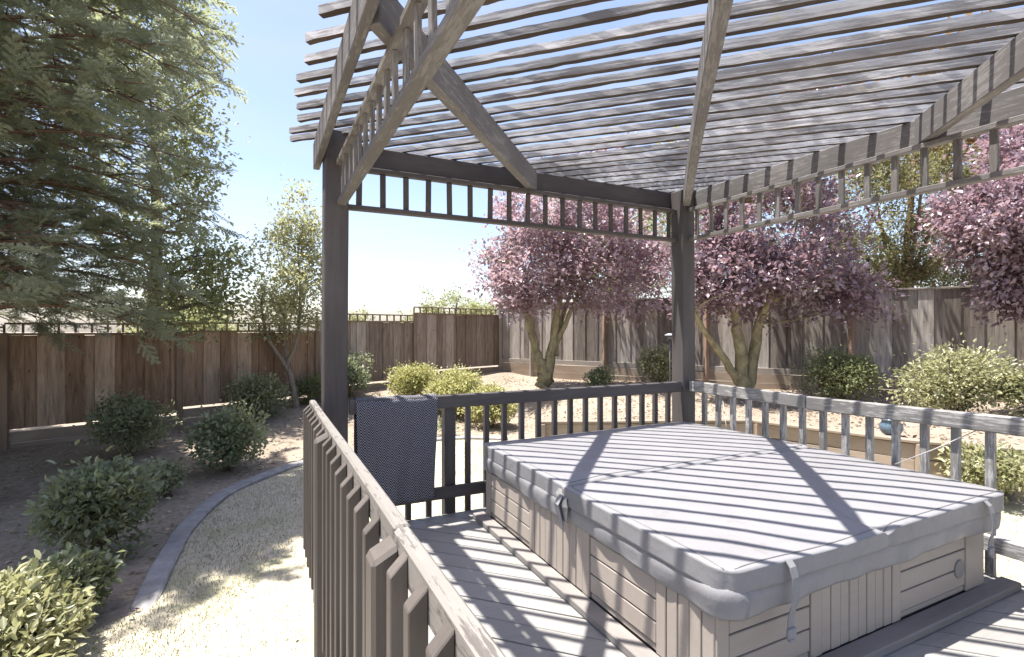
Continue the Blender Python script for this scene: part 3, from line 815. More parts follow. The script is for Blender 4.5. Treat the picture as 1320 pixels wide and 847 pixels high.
def build_cover():
    root = empty('tub_cover', ((CX0+CX1)/2, (CY0+CY1)/2, CZ0), 'grey quilted vinyl folding lid lying on the hot tub', 'spa cover')
    ym = 2.40
    def fz(x, y):
        e = min((x-CX0), (CX1-x), (y-CY0), (CY1-y))
        t = max(0, 1-abs(y-ym)/1.1)
        u = max(0.0, 1-abs(x-2.53)/1.05)
        s = 0.012*t + 0.008*min(1, max(0, e)/0.25)
        s += 0.0035*math.sin(x*3.1+y*1.3)*math.sin(y*2.2+0.4)+0.0018*math.sin(x*7+y*3)
        s += 0.006*math.exp(-((y-ym-0.05)/0.05)**2)*math.sin(x*11)*0.6
        s -= 0.010*math.exp(-((y-ym)/0.018)**2)
        # dented middle of the near edge
        s -= 0.030*math.exp(-((x-2.47)/0.035)**2)*math.exp(-((y-CY0)/0.20)**2)
        s -= 0.016*math.exp(-((x-2.15)/0.35)**2)*math.exp(-((y-CY0)/0.35)**2)
        return s
    bm = rounded_slab(CX0, CX1, CY0, ym, CZ0, CZ1, 0.030, 110, 58, fz)
    for v in bm.verts:                       # soft near-left corner and a slightly dished edge
        d = math.hypot(v.co.x-CX0, v.co.y-CY0)
        if d < 0.3:
            k = (1-d/0.3)**2; v.co.x += 0.022*k; v.co.y += 0.022*k; v.co.z -= 0.012*k
        v.co.y += 0.010*math.exp(-((v.co.x-2.47)/0.03)**2)*math.exp(-((v.co.y-CY0)/0.08)**2)
    a = from_bm('cover_panel', bm, M['vinyl'], root, None, True)
    bm = rounded_slab(CX0+0.012, CX1, ym, CY1, CZ0, CZ1, 0.029, 110, 58, fz)
    b = from_bm('cover_panel', bm, M['vinyl'], root, None, True)
    # piping along the upper edges
    def ringpts(y0, y1, x0, x1, ins, top):
        pts = []
        for i in range(61): pts.append((x0+ins+(x1-x0-2*ins)*i/60, y0+ins))
        for i in range(61): pts.append((x1-ins, y0+ins+(y1-y0-2*ins)*i/60))
        for i in range(61): pts.append((x1-ins-(x1-x0-2*ins)*i/60, y1-ins))
        for i in range(61): pts.append((x0+ins, y1-ins-(y1-y0-2*ins)*i/60))
        return pts
    rp = 0.10                                   # outer corners are rounded in plan
    for o in (a, b):
        for v in o.data.vertices:
            for cx, sx in ((CX0+rp, -1), (CX1-rp, 1)):
                cy, sy = (CY0+rp, -1) if o is a else (CY1-rp, 1)
                dx, dy = (v.co.x-cx)*sx, (v.co.y-cy)*sy
                if dx > 0 and dy > 0:
                    k = max(dx, dy)/math.hypot(dx, dy); v.co.x = cx+dx*k*sx; v.co.y = cy+dy*k*sy
    from mathutils.bvhtree import BVHTree
    for o, (x0, x1, y0, y1) in ((a, (CX0, CX1, CY0, ym)), (b, (CX0+0.012, CX1, ym, CY1))):
        me = o.data; tr = BVHTree.FromPolygons([v.co.copy() for v in me.vertices], [tuple(p.vertices) for p in me.polygons])
        path = []
        for x, y in ringpts(y0, y1, x0, x1, 0.036, 0):
            h = tr.ray_cast(Vector((x, y, CZ1+0.3)), Vector((0, 0, -1)))
            if h[0] and h[0].z > CZ0+0.05: path.append(h[0]+Vector((0, 0, 0.0005)))
        tubes('piping', [(path, [0.0035]*len(path))], M['vinyl_dark'], o, 5)
    # skirt hanging round the lid
    per = []
    x0, x1, y0, y1 = CX0+0.018, CX1-0.02, CY0+0.022, CY1-0.02
    rc = 0.095
    def arc(cx, cy, a0, a1):
        return [(cx+rc*math.cos(a0+(a1-a0)*k/8), cy+rc*math.sin(a0+(a1-a0)*k/8), math.cos(a0+(a1-a0)*k/8), math.sin(a0+(a1-a0)*k/8)) for k in range(9)]
    n = 70
    per += [(x0+rc+(x1-x0-2*rc)*k/n, y0, 0, -1) for k in range(n)]
    per += arc(x1-rc, y0+rc, -math.pi/2, 0)
    per += [(x1, y0+rc+(y1-y0-2*rc)*k/n, 1, 0) for k in range(1, n)]
    per += arc(x1-rc, y1-rc, 0, math.pi/2)
    per += [(x1-rc-(x1-x0-2*rc)*k/n, y1, 0, 1) for k in range(1, n)]
    per += arc(x0+rc, y1-rc, math.pi/2, math.pi)
    per += [(x0, y1-rc-(y1-y0-2*rc)*k/n, -1, 0) for k in range(1, n)]
    per += arc(x0+rc, y0+rc, math.pi, 1.5*math.pi)
    rows = [(-0.03, 0.03), (0.002, 0.004), (0.008, -0.012), (0.008, -0.035), (0.005, -0.06), (0.002, -0.084), (0.000, -0.092)]
    V, F = [], []
    m = len(rows); s = 0.0
    for i, (x, y, nx, ny) in enumerate(per):
        if i: s += math.hypot(x-per[i-1][0], y-per[i-1][1])
        dc = math.hypot(x-x0, y-y0); cb = math.exp(-(dc/0.28)**2)
        for j, (off, z) in enumerate(rows):
            wv = (0.006*math.sin(s*7.3)+0.004*math.sin(s*17+j*0.5)+0.003*math.sin(s*31))*(j/6)
            o_ = off+wv+cb*0.008*math.sin(min(1, j/4)*math.pi*0.8)
            V.append((x+nx*o_, y+ny*o_, CZ0+z-cb*0.012*j/6+0.004*math.sin(s*5+1)*(j/6)))
    N = len(per)
    for i in range(N):
        for j in range(m-1):
            F.append((i*m+j, ((i+1) % N)*m+j, ((i+1) % N)*m+j+1, i*m+j+1))
    sk = mesh_py('cover_skirt', V, F, M['vinyl'], root, True)
    md = sk.modifiers.new('solid', 'SOLIDIFY'); md.thickness = 0.004
    hp = [Vector(V[i*m+m-1]) for i in range(N)]+[Vector(V[m-1])]
    tubes('hem', [(hp, [0.004]*len(hp))], M['vinyl_dark'], sk, 5)
    # straps with buckles on the near side
    def strap(p, nrm, length, w=0.034, tilt=0.0):
        p = Vector(p); nn = Vector(nrm); sd = Vector((0, 0, 1)).cross(nn)
        V, F = [], []
        pr = [(0.012, 0.075), (0.030, 0.055), (0.040, 0.02), (0.044, -0.03), (0.038, -0.08), (0.028, -0.11), (0.022, -0.13-length*0.3), (0.020, -0.13-length)]
        for j, (o_, z) in enumerate(pr):
            for k in (-1, 1):
                q = p+nn*(o_-0.012)+sd*(k*w/2*(1-0.0*j)+tilt*j*0.01)+Vector((0, 0, z)); V.append(q)
        for j in range(len(pr)-1): F.append((2*j, 2*j+1, 2*j+3, 2*j+2))
        st = mesh_py('strap', V, F, M['strap'], root, False)
        md = st.modifiers.new('s', 'SOLIDIFY'); md.thickness = 0.004
        c = p+nn*0.014+Vector((0, 0, -0.13-length-0.012))+sd*tilt*0.07
        bar('buckle', c+Vector((0, 0, -0.018)), c+Vector((0, 0, 0.022)), 0.046, 0.014, M['buckle'], st, 0.004, up=nn)
        bar('buckle', c+Vector((0, 0, -0.030)), c+Vector((0, 0, -0.014)), 0.030, 0.020, M['buckle'], st, 0.004, up=nn)
    strap((1.79, CY0, CZ0+0.004), (0, -1, 0), 0.055)
    strap((3.30, CY0, CZ0+0.004), (0, -1, 0), 0.04, tilt=0.4)
    # loose gusset folds at the hinge on the left side
    rnd = random.Random(3)
    V = [(CX0+0.03, ym-0.05, CZ1-0.004), (CX0+0.02, ym+0.05, CZ1-0.006), (CX0-0.012, ym-0.065, CZ1-0.05), (CX0-0.020, ym+0.0, CZ1-0.055), (CX0-0.006, ym+0.06, CZ1-0.045),
         (CX0-0.015, ym-0.08, CZ0+0.0), (CX0-0.040, ym-0.015, CZ0-0.005), (CX0-0.012, ym+0.045, CZ0+0.005), (CX0-0.012, ym-0.07, CZ0-0.085), (CX0-0.03, ym-0.02, CZ0-0.07)]
    F = [(0, 1, 3), (0, 3, 2), (1, 4, 3), (2, 3, 6, 5), (3, 4, 7, 6), (5, 6, 9, 8)]
    gu = mesh_py('hinge_gusset', V, F, M['vinyl_dark'], root, False)
    md = gu.modifiers.new('s', 'SOLIDIFY'); md.thickness = 0.005
    V = [(CX0-0.018, ym-0.035, CZ1-0.03), (CX0-0.018, ym+0.0, CZ1-0.03), (CX0-0.052, ym-0.045, CZ0+0.01), (CX0-0.052, ym-0.005, CZ0+0.01), (CX0-0.03, ym-0.06, CZ0-0.10), (CX0-0.03, ym-0.015, CZ0-0.10)]
    st = mesh_py('strap', V, [(0, 1, 3, 2), (2, 3, 5, 4)], M['strap'], root, False)
    md = st.modifiers.new('s', 'SOLIDIFY'); md.thickness = 0.006
build_cover()

# thin pale rods between railing and lid
def rod(p0, p1, label):
    p0, p1 = Vector(p0), Vector(p1)
    mid = (p0+p1)/2+Vector((0, 0, -0.008))
    o = tubes('rod', [([p0, mid, p1], [0.003, 0.003, 0.003])], M['white_metal'], None, 6)
    tag(o, label, 'rod')
rod((3.742, 3.33, G+0.80), (3.56, 3.12, G+0.545), 'short thin pale rod leaning on the lid near the corner post')
rod((3.742, 1.49, G+0.83), (3.56, 1.83, G+0.57), 'long thin pale rod from right railing down to the lid')

# ------------------------------------------------------------------ fences
def fence_run(root, P, stations, zbase, ztop, retain, mats, rail_side, cap=False, lattice=False, post_mats=None, sign=1, kick=False):
    """P(s)->(r,d) in metres along; stations = post places; zbase/ztop per bay; boards in one panel mesh per bay"""
    for i, (a, b) in enumerate(zip(stations[:-1], stations[1:])):
        zb, zt = zbase[i], ztop[i]
        V, F = [], []
        pa, pb = Vector(W(*P(a), 0)), Vector(W(*P(b), 0))
        dv = (pb-pa); L = dv.length; dv.normalize(); nv = Vector((dv.y, -dv.x, 0))*sign
        s = 0.03; k = 0
        while s < L-0.03:
            w = random.uniform(0.17, 0.29) if k % 2 == 0 else random.uniform(0.09, 0.16)
            w = min(w, L-0.02-s)
            off = 0.020 if k % 2 == 0 else -0.004
            top = zt-0.02+random.uniform(-0.012, 0.012); lean = random.uniform(-0.004, 0.004)
            x0, x1 = s-(0.015 if k % 2 else 0), s+w+(0.015 if k % 2 else 0)
            base = len(V)
            for (x, z) in ((x0, zb), (x1, zb), (x1+lean, top), (x0+lean, top)):
                for t_ in (0.0, 0.018):
                    q = pa+dv*x+nv*(off+t_); V.append((q.x, q.y, z+G))
            f = lambda *ix: F.append(tuple(base+q for q in ix))
            f(0, 2, 4, 6); f(7, 5, 3, 1); f(0, 1, 3, 2); f(2, 3, 5, 4); f(4, 5, 7, 6); f(6, 7, 1, 0)
            s += w+0.004; k += 1
        pn = mesh_py('board_panel', V, F, mats[i], root)
        off = nv*0.01
        zc = lambda z: Vector((0, 0, z))
        # top rail / cap, kick board and retaining boards
        bar('fence_cap', pa+off+zc(zt), pb+off+zc(zt), 0.11, 0.036, post_mats[i], root, 0.004, 0.004, 6)
        if kick: bar('kick_board', pa+nv*0.055+zc(zb+0.03), pb+nv*0.055+zc(zb+0.03), 0.04, 0.13, post_mats[i], root, 0.004, 0.004, 6)
        nb = max(1, int(round(retain[i]/0.2))); h = retain[i]/nb
        for j in range(nb):
            bar('retaining_board', pa+nv*0.05+zc(zb-0.04-h*(j+0.5)), pb+nv*0.05+zc(zb-0.04-h*(j+0.5)), 0.045+0.006*j, h-0.008, M['sleeper'], root, 0.005, 0.004, 6)
        if lattice:
            h = 0.17
            bar('lattice_rail', pa+zc(zt+h)+off, pb+zc(zt+h)+off, 0.04, 0.03, post_mats[i], root, 0.003)
            V, F = [], []
            n = int(L/0.20)
            for k in range(n+1):
                c = pa+dv*(L*k/n)+off
                base = len(V)
                for z in (zt+0.018, zt+h-0.015):
                    for a_, b_ in ((-1, -1), (1, -1), (1, 1), (-1, 1)):
                        q = c+dv*(a_*0.016)+nv*(b_*0.016); V.append((q.x, q.y, z))
                for j in range(4): F.append((base+j, base+(j+1) % 4, base+4+(j+1) % 4, base+4+j))
            V = [(x, y, z+G) if True else 0 for x, y, z in V]
            V = [(x, y, z) for x, y, z in V]
            mesh_py('lattice_slat', V, F, post_mats[i], root)


def build_fences():
    def fx(o): return o
    # bar() wants absolute z, so W(.,.,0) already carries G
    PL = lambda t: (FB[0]+FD[0]*t, FB[1]+FD[1]*t)
    root = empty('fence', W(*PL(0), -0.45), 'tall brown board fence with narrow lattice top along the left bed', 'fence')
    st = [-10.2, -7.6, -5.0, -2.4, 0.0, 2.74, 5.45, 8.72]
    zt = [1.20, 1.22, 1.27, 1.33, 1.36, 1.60, 1.83]
    zb = [-0.32, -0.30, -0.26, -0.20, -0.10, 0.08, 0.27]
    rt = [0.36]*7
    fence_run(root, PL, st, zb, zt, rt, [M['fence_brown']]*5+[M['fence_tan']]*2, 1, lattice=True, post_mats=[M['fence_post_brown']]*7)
    for t, top in zip(st, [1.2, 1.22, 1.27, 1.33, 1.36, 1.60, 1.83, 1.95]):
        q = W(*PL(t), 0); nv = Vector((CS*FD[1]-SN*FD[0], -SN*FD[1]-CS*FD[0], 0))
        q = q+nv*0.06
        bar('fence_post', Vector((q.x, q.y, G-0.75)), Vector((q.x, q.y, G+top+0.02)), 0.10, 0.10, M['fence_post_brown'], root, 0.006)
    C0 = PL(8.74); E = (7.58, 11.0)
    dx, dy = E[0]-C0[0], E[1]-C0[1]; LR = math.hypot(dx, dy)
    PR = lambda s: (C0[0]+dx*s/LR, C0[1]+dy*s/LR)
    root = empty('fence', W(*PR(4), 0.1), 'grey weathered board fence above a low retaining wall behind the plum trees', 'fence')
    st = [0.05, 1.2, 3.56, 6.25, 9.25, 12.0, 14.8]
    fence_run(root, PR, st, [0.40]*6, [2.16, 2.18, 2.20, 2.22, 2.24, 2.26], [0.44]*6, [M['fence_grey']]*6, 1, post_mats=[M['fence_post_grey']]*6, kick=True)
    for s in st:
        q = W(*PR(s), 0); n2 = (dy/LR, -dx/LR); nv = Vector((CS*n2[0]+SN*n2[1], -SN*n2[0]+CS*n2[1], 0))
        q = q+nv*0.10
        bar('fence_post', Vector((q.x, q.y, G-0.15)), Vector((q.x, q.y, G+2.17 if s > 1 else G+2.24)), 0.10, 0.10, M['fence_post_red'] if s > 1.5 else M['fence_post_grey'], root, 0.006)
    # low wooden retaining wall of the raised bed
    root = empty('retaining_wall', W(2, 7.8, -0.3), 'low wooden retaining wall holding the raised bed beyond the right railing', 'retaining wall')
    for a, b in zip(WALL[:-1], WALL[1:]):
        for k in range(3):
            z = -G+0.10+0.2*k-0.02
            pa, pb = W(*a, z), W(*b, z)
            ext = (pb-pa).normalized()*0.02
            bar('sleeper', pa-ext, pb+ext, 0.07, 0.192, M['sleeper'], root, 0.008, 0.004, 5)
        pa, pb = W(*a, 0.005), W(*b, 0.005)
        bar('wall_cap', pa-ext, pb+ext, 0.15, 0.036, M['sleeper'], root, 0.006, 0.003, 5)
    for a in WALL[:-1]:
        q = W(a[0]+0.02, a[1]-0.07, 0)
        bar('wall_post', Vector((q.x, q.y, 0)), Vector((q.x, q.y, G-0.02)), 0.08, 0.08, M['sleeper'], root, 0.006)
build_fences()

# ------------------------------------------------------------------ plants
def bez(a, b, c, n):
    return [a*(1-t)**2+b*2*t*(1-t)+c*t*t for t in [i/n for i in range(n+1)]]
def rv(s): return Vector((random.gauss(0, s), random.gauss(0, s), random.gauss(0, s)))
def tree(name, label, cat, trunks, blobs, nbr, leaf, leaf_len, wr, leafmat, barkmat, group=None, spread=0.17, ntwig=6, per_twig=10, rad0=0.022, oval=False):
    """trunks: lists of (r,d,z,radius) from the ground up; blobs: crown ellipsoids (r,d,z,rr,rd,rz,weight)"""
    paths = []; nodes = []
    for tr in trunks:
        P = [W(r, d, z) for r, d, z, _ in tr]; R = [x[3] for x in tr]
        pts, rad = [], []
        for i in range(len(P)-1):
            p0 = P[max(i-1, 0)]; p3 = P[min(i+2, len(P)-1)]
            for k in range(5):
                s = k/5
                q = 0.5*((2*P[i])+(-p0+P[i+1])*s+(2*p0-5*P[i]+4*P[i+1]-p3)*s*s+(-p0+3*P[i]-3*P[i+1]+p3)*s**3)
                pts.append(q+rv(R[i]*0.10)); rad.append((R[i]+(R[i+1]-R[i])*s)*random.uniform(0.93, 1.08))
        pts.append(P[-1]); rad.append(R[-1])
        paths.append((pts, rad))
        n = len(pts)
        for i in range(int(n*0.42), n): nodes.append((pts[i], rad[i]))
    root = empty(name, W(*trunks[0][0][:3]), label, cat, group)
    tk = tubes('trunk', paths, barkmat, root, 9)
    limbs = []
    Pl, Dl = [], []
    ws = np.array([b[6] for b in blobs]); ws = ws/ws.sum()
    for k in range(nbr):
        b = blobs[int(RNG.choice(len(blobs), p=ws))]
        v = Vector(RNG.normal(0, 1, 3)).normalized()*random.uniform(0.45, 1.0)**0.6
        tgt = W(b[0]+v.x*b[3], b[1]+v.y*b[4], b[2]+v.z*b[5])
        best = min(nodes, key=lambda nd: (nd[0]-tgt).length+max(0, nd[0].z-tgt.z+0.2)*1.5)
        st = best[0]
        dist = (tgt-st).length
        mid = (st+tgt)/2+Vector((0, 0, 0.16*dist))+rv(0.10*dist)
        pts = bez(st, mid, tgt, 7)
        r0 = min(best[1]*0.6, rad0*(0.5+dist*0.5))
        limbs.append((pts, [r0*(1-0.82*i/7) for i in range(8)]))
        if k % 3 == 0 and dist > 0.5: nodes.append((pts[4], r0*0.5))
        for j in range(ntwig):
            s = random.uniform(0.35, 1.0); i = min(6, int(s*7)); f = s*7-i
            p = pts[i].lerp(pts[i+1], min(1, f))
            dirv = (pts[i+1]-pts[i]).normalized()
            e = p+(dirv*0.5+rv(0.6)).normalized()*random.uniform(0.6, 1.6)*spread*1.6
            if j % 2 == 0: limbs.append(([p, (p+e)/2+rv(0.02), e], [r0*0.28, r0*0.2, r0*0.08]))
            m = per_twig
            ss = RNG.uniform(0.1, 1.1, (m, 1))
            base = np.array(p)*(1-ss)+np.array(e)*ss
            base = base+RNG.normal(0, spread*0.38, (m, 3))
            Pl.append(base); Dl.append(np.tile(np.array(e-p), (m, 1))/max(1e-3, (e-p).length))
    tubes('limb', limbs, barkmat, root, 5)
    P = np.concatenate(Pl); D = np.concatenate(Dl)
    n = len(P)
    D = D+RNG.normal(0, 0.75, (n, 3)); D[:, 2] -= 0.15
    N = np.tile(np.array([0, 0, 1.0]), (n, 1))+RNG.normal(0, 0.6, (n, 3))
    leaves('crown', P, D, N, RNG.uniform(0.7, 1.25, n)*leaf_len, wr, leafmat, root, oval=oval)
    return root
def shrub(label, r, d, w, h, n, ll, mat, z=None, name='shrub', group=None, lumps=9, wr=0.56, cat='shrub', flat=1.0, dens=(0.55, 1.0)):
    z0 = float(ground_z(r, d)) if z is None else z
    root = empty(name, W(r, d, z0), label, cat, group)
    stems = []; Pl, Dl = [], []
    rnd = random.Random(int(r*1000+d*77))
    L = []
    for k in range(lumps):
        an = 2*math.pi*k/lumps+rnd.uniform(-.4, .4); rr = rnd.uniform(0.15, 0.62)*w/2 if k else 0
        hz = h*rnd.uniform(0.36, 0.74) if k else h*0.62
        lr = rnd.uniform(0.22, 0.42)*min(w, h*1.3)*0.85
        L.append((rr*math.cos(an), rr*math.sin(an), hz, lr))
    base = W(r, d, z0-0.03)
    for lx, ly, lz, lr in L:
        tgt = base+Vector((lx, ly, lz+0.03))
        stems.append((bez(base+rv(0.03)*1.0, base+Vector((lx*0.3, ly*0.3, lz*0.6)), tgt, 5), [0.014*(1-0.6*i/5) for i in range(6)]))
        m = n//lumps
        v = norm(RNG.normal(0, 1, (m, 3))); rad = (RNG.uniform(dens[0]**3, dens[1]**3, (m, 1)))**(1/3)
        lump = 1+0.22*np.sin(v[:, :1]*5+lx*9)*np.sin(v[:, 1:2]*6+ly*7)
        P = v*rad*lr*lump*np.array([1, 1, 0.9*flat])+np.array(tgt)
        out = RNG.uniform(0, 1, m) < 0.11
        P[out] += v[out]*lr*RNG.uniform(0.1, 0.5, (out.sum(), 1))
        for q in range(5):
            u = Vector(RNG.normal(0, 1, 3)).normalized(); u.z = abs(u.z)
            stems.append(([tgt-Vector((0, 0, lr*0.3)), tgt+u*lr*0.5, tgt+u*lr*0.98], [0.006, 0.004, 0.002]))
        Pl.append(P); Dl.append(v*0.8+np.array([0, 0, 0.30])+RNG.normal(0, 0.75, (m, 3)))
    P = np.concatenate(Pl); D = np.concatenate(Dl)
    k = P[:, 2] > z0+G+0.01; P, D = P[k], D[k]
    n = len(P)
    N = np.tile(np.array([0, 0, 1.0]), (n, 1))+RNG.normal(0, 0.55, (n, 3))
    tubes('stem', stems, M['stem'], root, 5)
    leaves('foliage', P, D, N, RNG.uniform(0.45, 1.35, n)*ll, wr, mat, root, oval=True)
    return root

def dirx(an): return math.cos(an)*CS-math.sin(an)*SN
def redwood(r0, d0):
    z0 = float(ground_z(r0, d0))
    root = empty('redwood_tree', W(r0, d0, z0), 'tall blue green redwood with drooping feathery sprays at far left', 'tree', 'trees around the garden')
    H = 10.5
    tr = [W(r0+0.05*math.sin(k), d0+0.04*math.cos(k*1.3), z0-0.1+H*k/12) for k in range(13)]
    tubes('trunk', [(tr, [0.26*(1-0.93*k/12)+0.01 for k in range(13)])], M['bark_red'], root, 12)
    # one feathery spray: narrow leaflets on both sides of an axis (x forward, y side)
    tv = []
    def needle(px, py, pz, dx, dy, dz, ln, w):
        l = math.hypot(dx, dy) or 1; nx, ny = -dy/l*w, dx/l*w
        tv.extend([(px+nx, py+ny, pz), (px-nx, py-ny, pz), (px+dx*ln, py+dy*ln, pz+dz*ln)])
    for k in range(8):                                   # side twigs, each a small comb of needles
        s = k/7; x = 0.03+0.25*s; sd = 1 if k % 2 else -1
        ln = 0.13*(1-0.55*s); an = math.radians(48-14*s)
        for m in range(7):
            u = (m+0.4)/7; px, py = x+math.cos(an)*ln*u, math.sin(an)*ln*u*sd
            for sg in (-1, 1):
                aa = an*sd+sg*math.radians(38); needle(px, py, -0.012*u, math.cos(aa), math.sin(aa), random.uniform(-.5, .4), 0.042*(1-0.35*u), 0.0055)
        needle(x, 0, 0, math.cos(an), math.sin(an)*sd, -0.1, ln*1.1, 0.004)
    for m in range(9):
        x = 0.05+0.25*m/9
        for sg in (-1, 1):
            needle(x, 0, 0, math.cos(0.7), sg*math.sin(0.7), random.uniform(-.4, .5), 0.045, 0.0055)
    needle(0.0, 0, 0, 1, 0, 0, 0.36, 0.005)
    tv = np.array(tv); nq = len(tv)//3
    B, X, Z, S = [], [], [], []
    limbs = []
    for k in range(205):
        z = 1.75+(H-2.45)*(k/205)**1.05+random.uniform(-.15, .15)
        an = k*2.399+random.uniform(-.4, .4)
        R = 2.75*(1-((z-0.6)/(H+0.2))**1.5)*random.uniform(0.72, 1.08)*(1.12 if z > 4.2 else 1)+0.25
        R *= (min(0.90, 0.66+0.10*(z-1.75)) if z < 5.3 else 1.1) if dirx(an) > 0 else 1.0
        st = W(r0, d0, 0)+Vector((0, 0, z+z0+0.3)); dirv = Vector((math.cos(an), math.sin(an), 0))
        drop = random.uniform(0.02, 0.26)
        c1 = st+dirv*R*0.5+Vector((0, 0, 0.16*R)); e = st+dirv*R+Vector((0, 0, -drop*R*0.8))
        pts = bez(st, c1, e, 9)
        limbs.append((pts, [0.032*(1-0.85*i/9) for i in range(10)]))
        side = Vector((-dirv.y, dirv.x, 0))
        nb = int(3+R*3.2)
        for j in range(nb):
            s = 0.22+0.78*(j+random.random())/nb
            i = min(8, int(s*9)); p = pts[i].lerp(pts[i+1], s*9-i); t = (pts[i+1]-pts[i]).normalized()
            sg = 1 if j % 2 else -1
            bl = random.uniform(0.28, 0.75)*(1.15-0.5*s)
            bd = (t*0.75+side*sg*random.uniform(0.4, 1.0)+Vector((0, 0, random.uniform(-0.22, 0.34)))).normalized()
            if s > 0.93: bd = (t+rv(0.25)).normalized(); bl = 0.45
            q = p+bd*bl
            limbs.append(([p, (p+q)/2+Vector((0, 0, 0.03)), q], [0.009, 0.006, 0.003]))
            for g in range(5):
                ss = random.uniform(0.35, 1.0)
                b = p.lerp(q, ss)
                xd = (bd*0.8+side*random.gauss(0, 0.45)+t*random.gauss(0.1, 0.3)+Vector((0, 0, random.gauss(0.10, 0.22)))).normalized()
                zd = Vector((random.gauss(0, 0.35), random.gauss(0, 0.35), 1))
                B.append(b); X.append(xd); Z.append(zd); S.append(random.uniform(0.7, 1.25))
    B = np.array([tuple(v) for v in B]); X = norm(np.array([tuple(v) for v in X])); Z = np.array([tuple(v) for v in Z])
    Y = norm(np.cross(Z, X)); Z = np.cross(X, Y); S = np.array(S)[:, None, None]
    V = B[:, None, :]+S*(tv[None, :, 0:1]*X[:, None, :]+tv[None, :, 1:2]*Y[:, None, :]+tv[None, :, 2:3]*Z[:, None, :])
    V = V.reshape(-1, 3); nt = len(V)//3
    mesh_np('crown', V, np.arange(3*nt), np.full(nt, 3), M['leaf_redwood'], root)
    tubes('limb', limbs, M['bark_red'], root, 5)
    return root

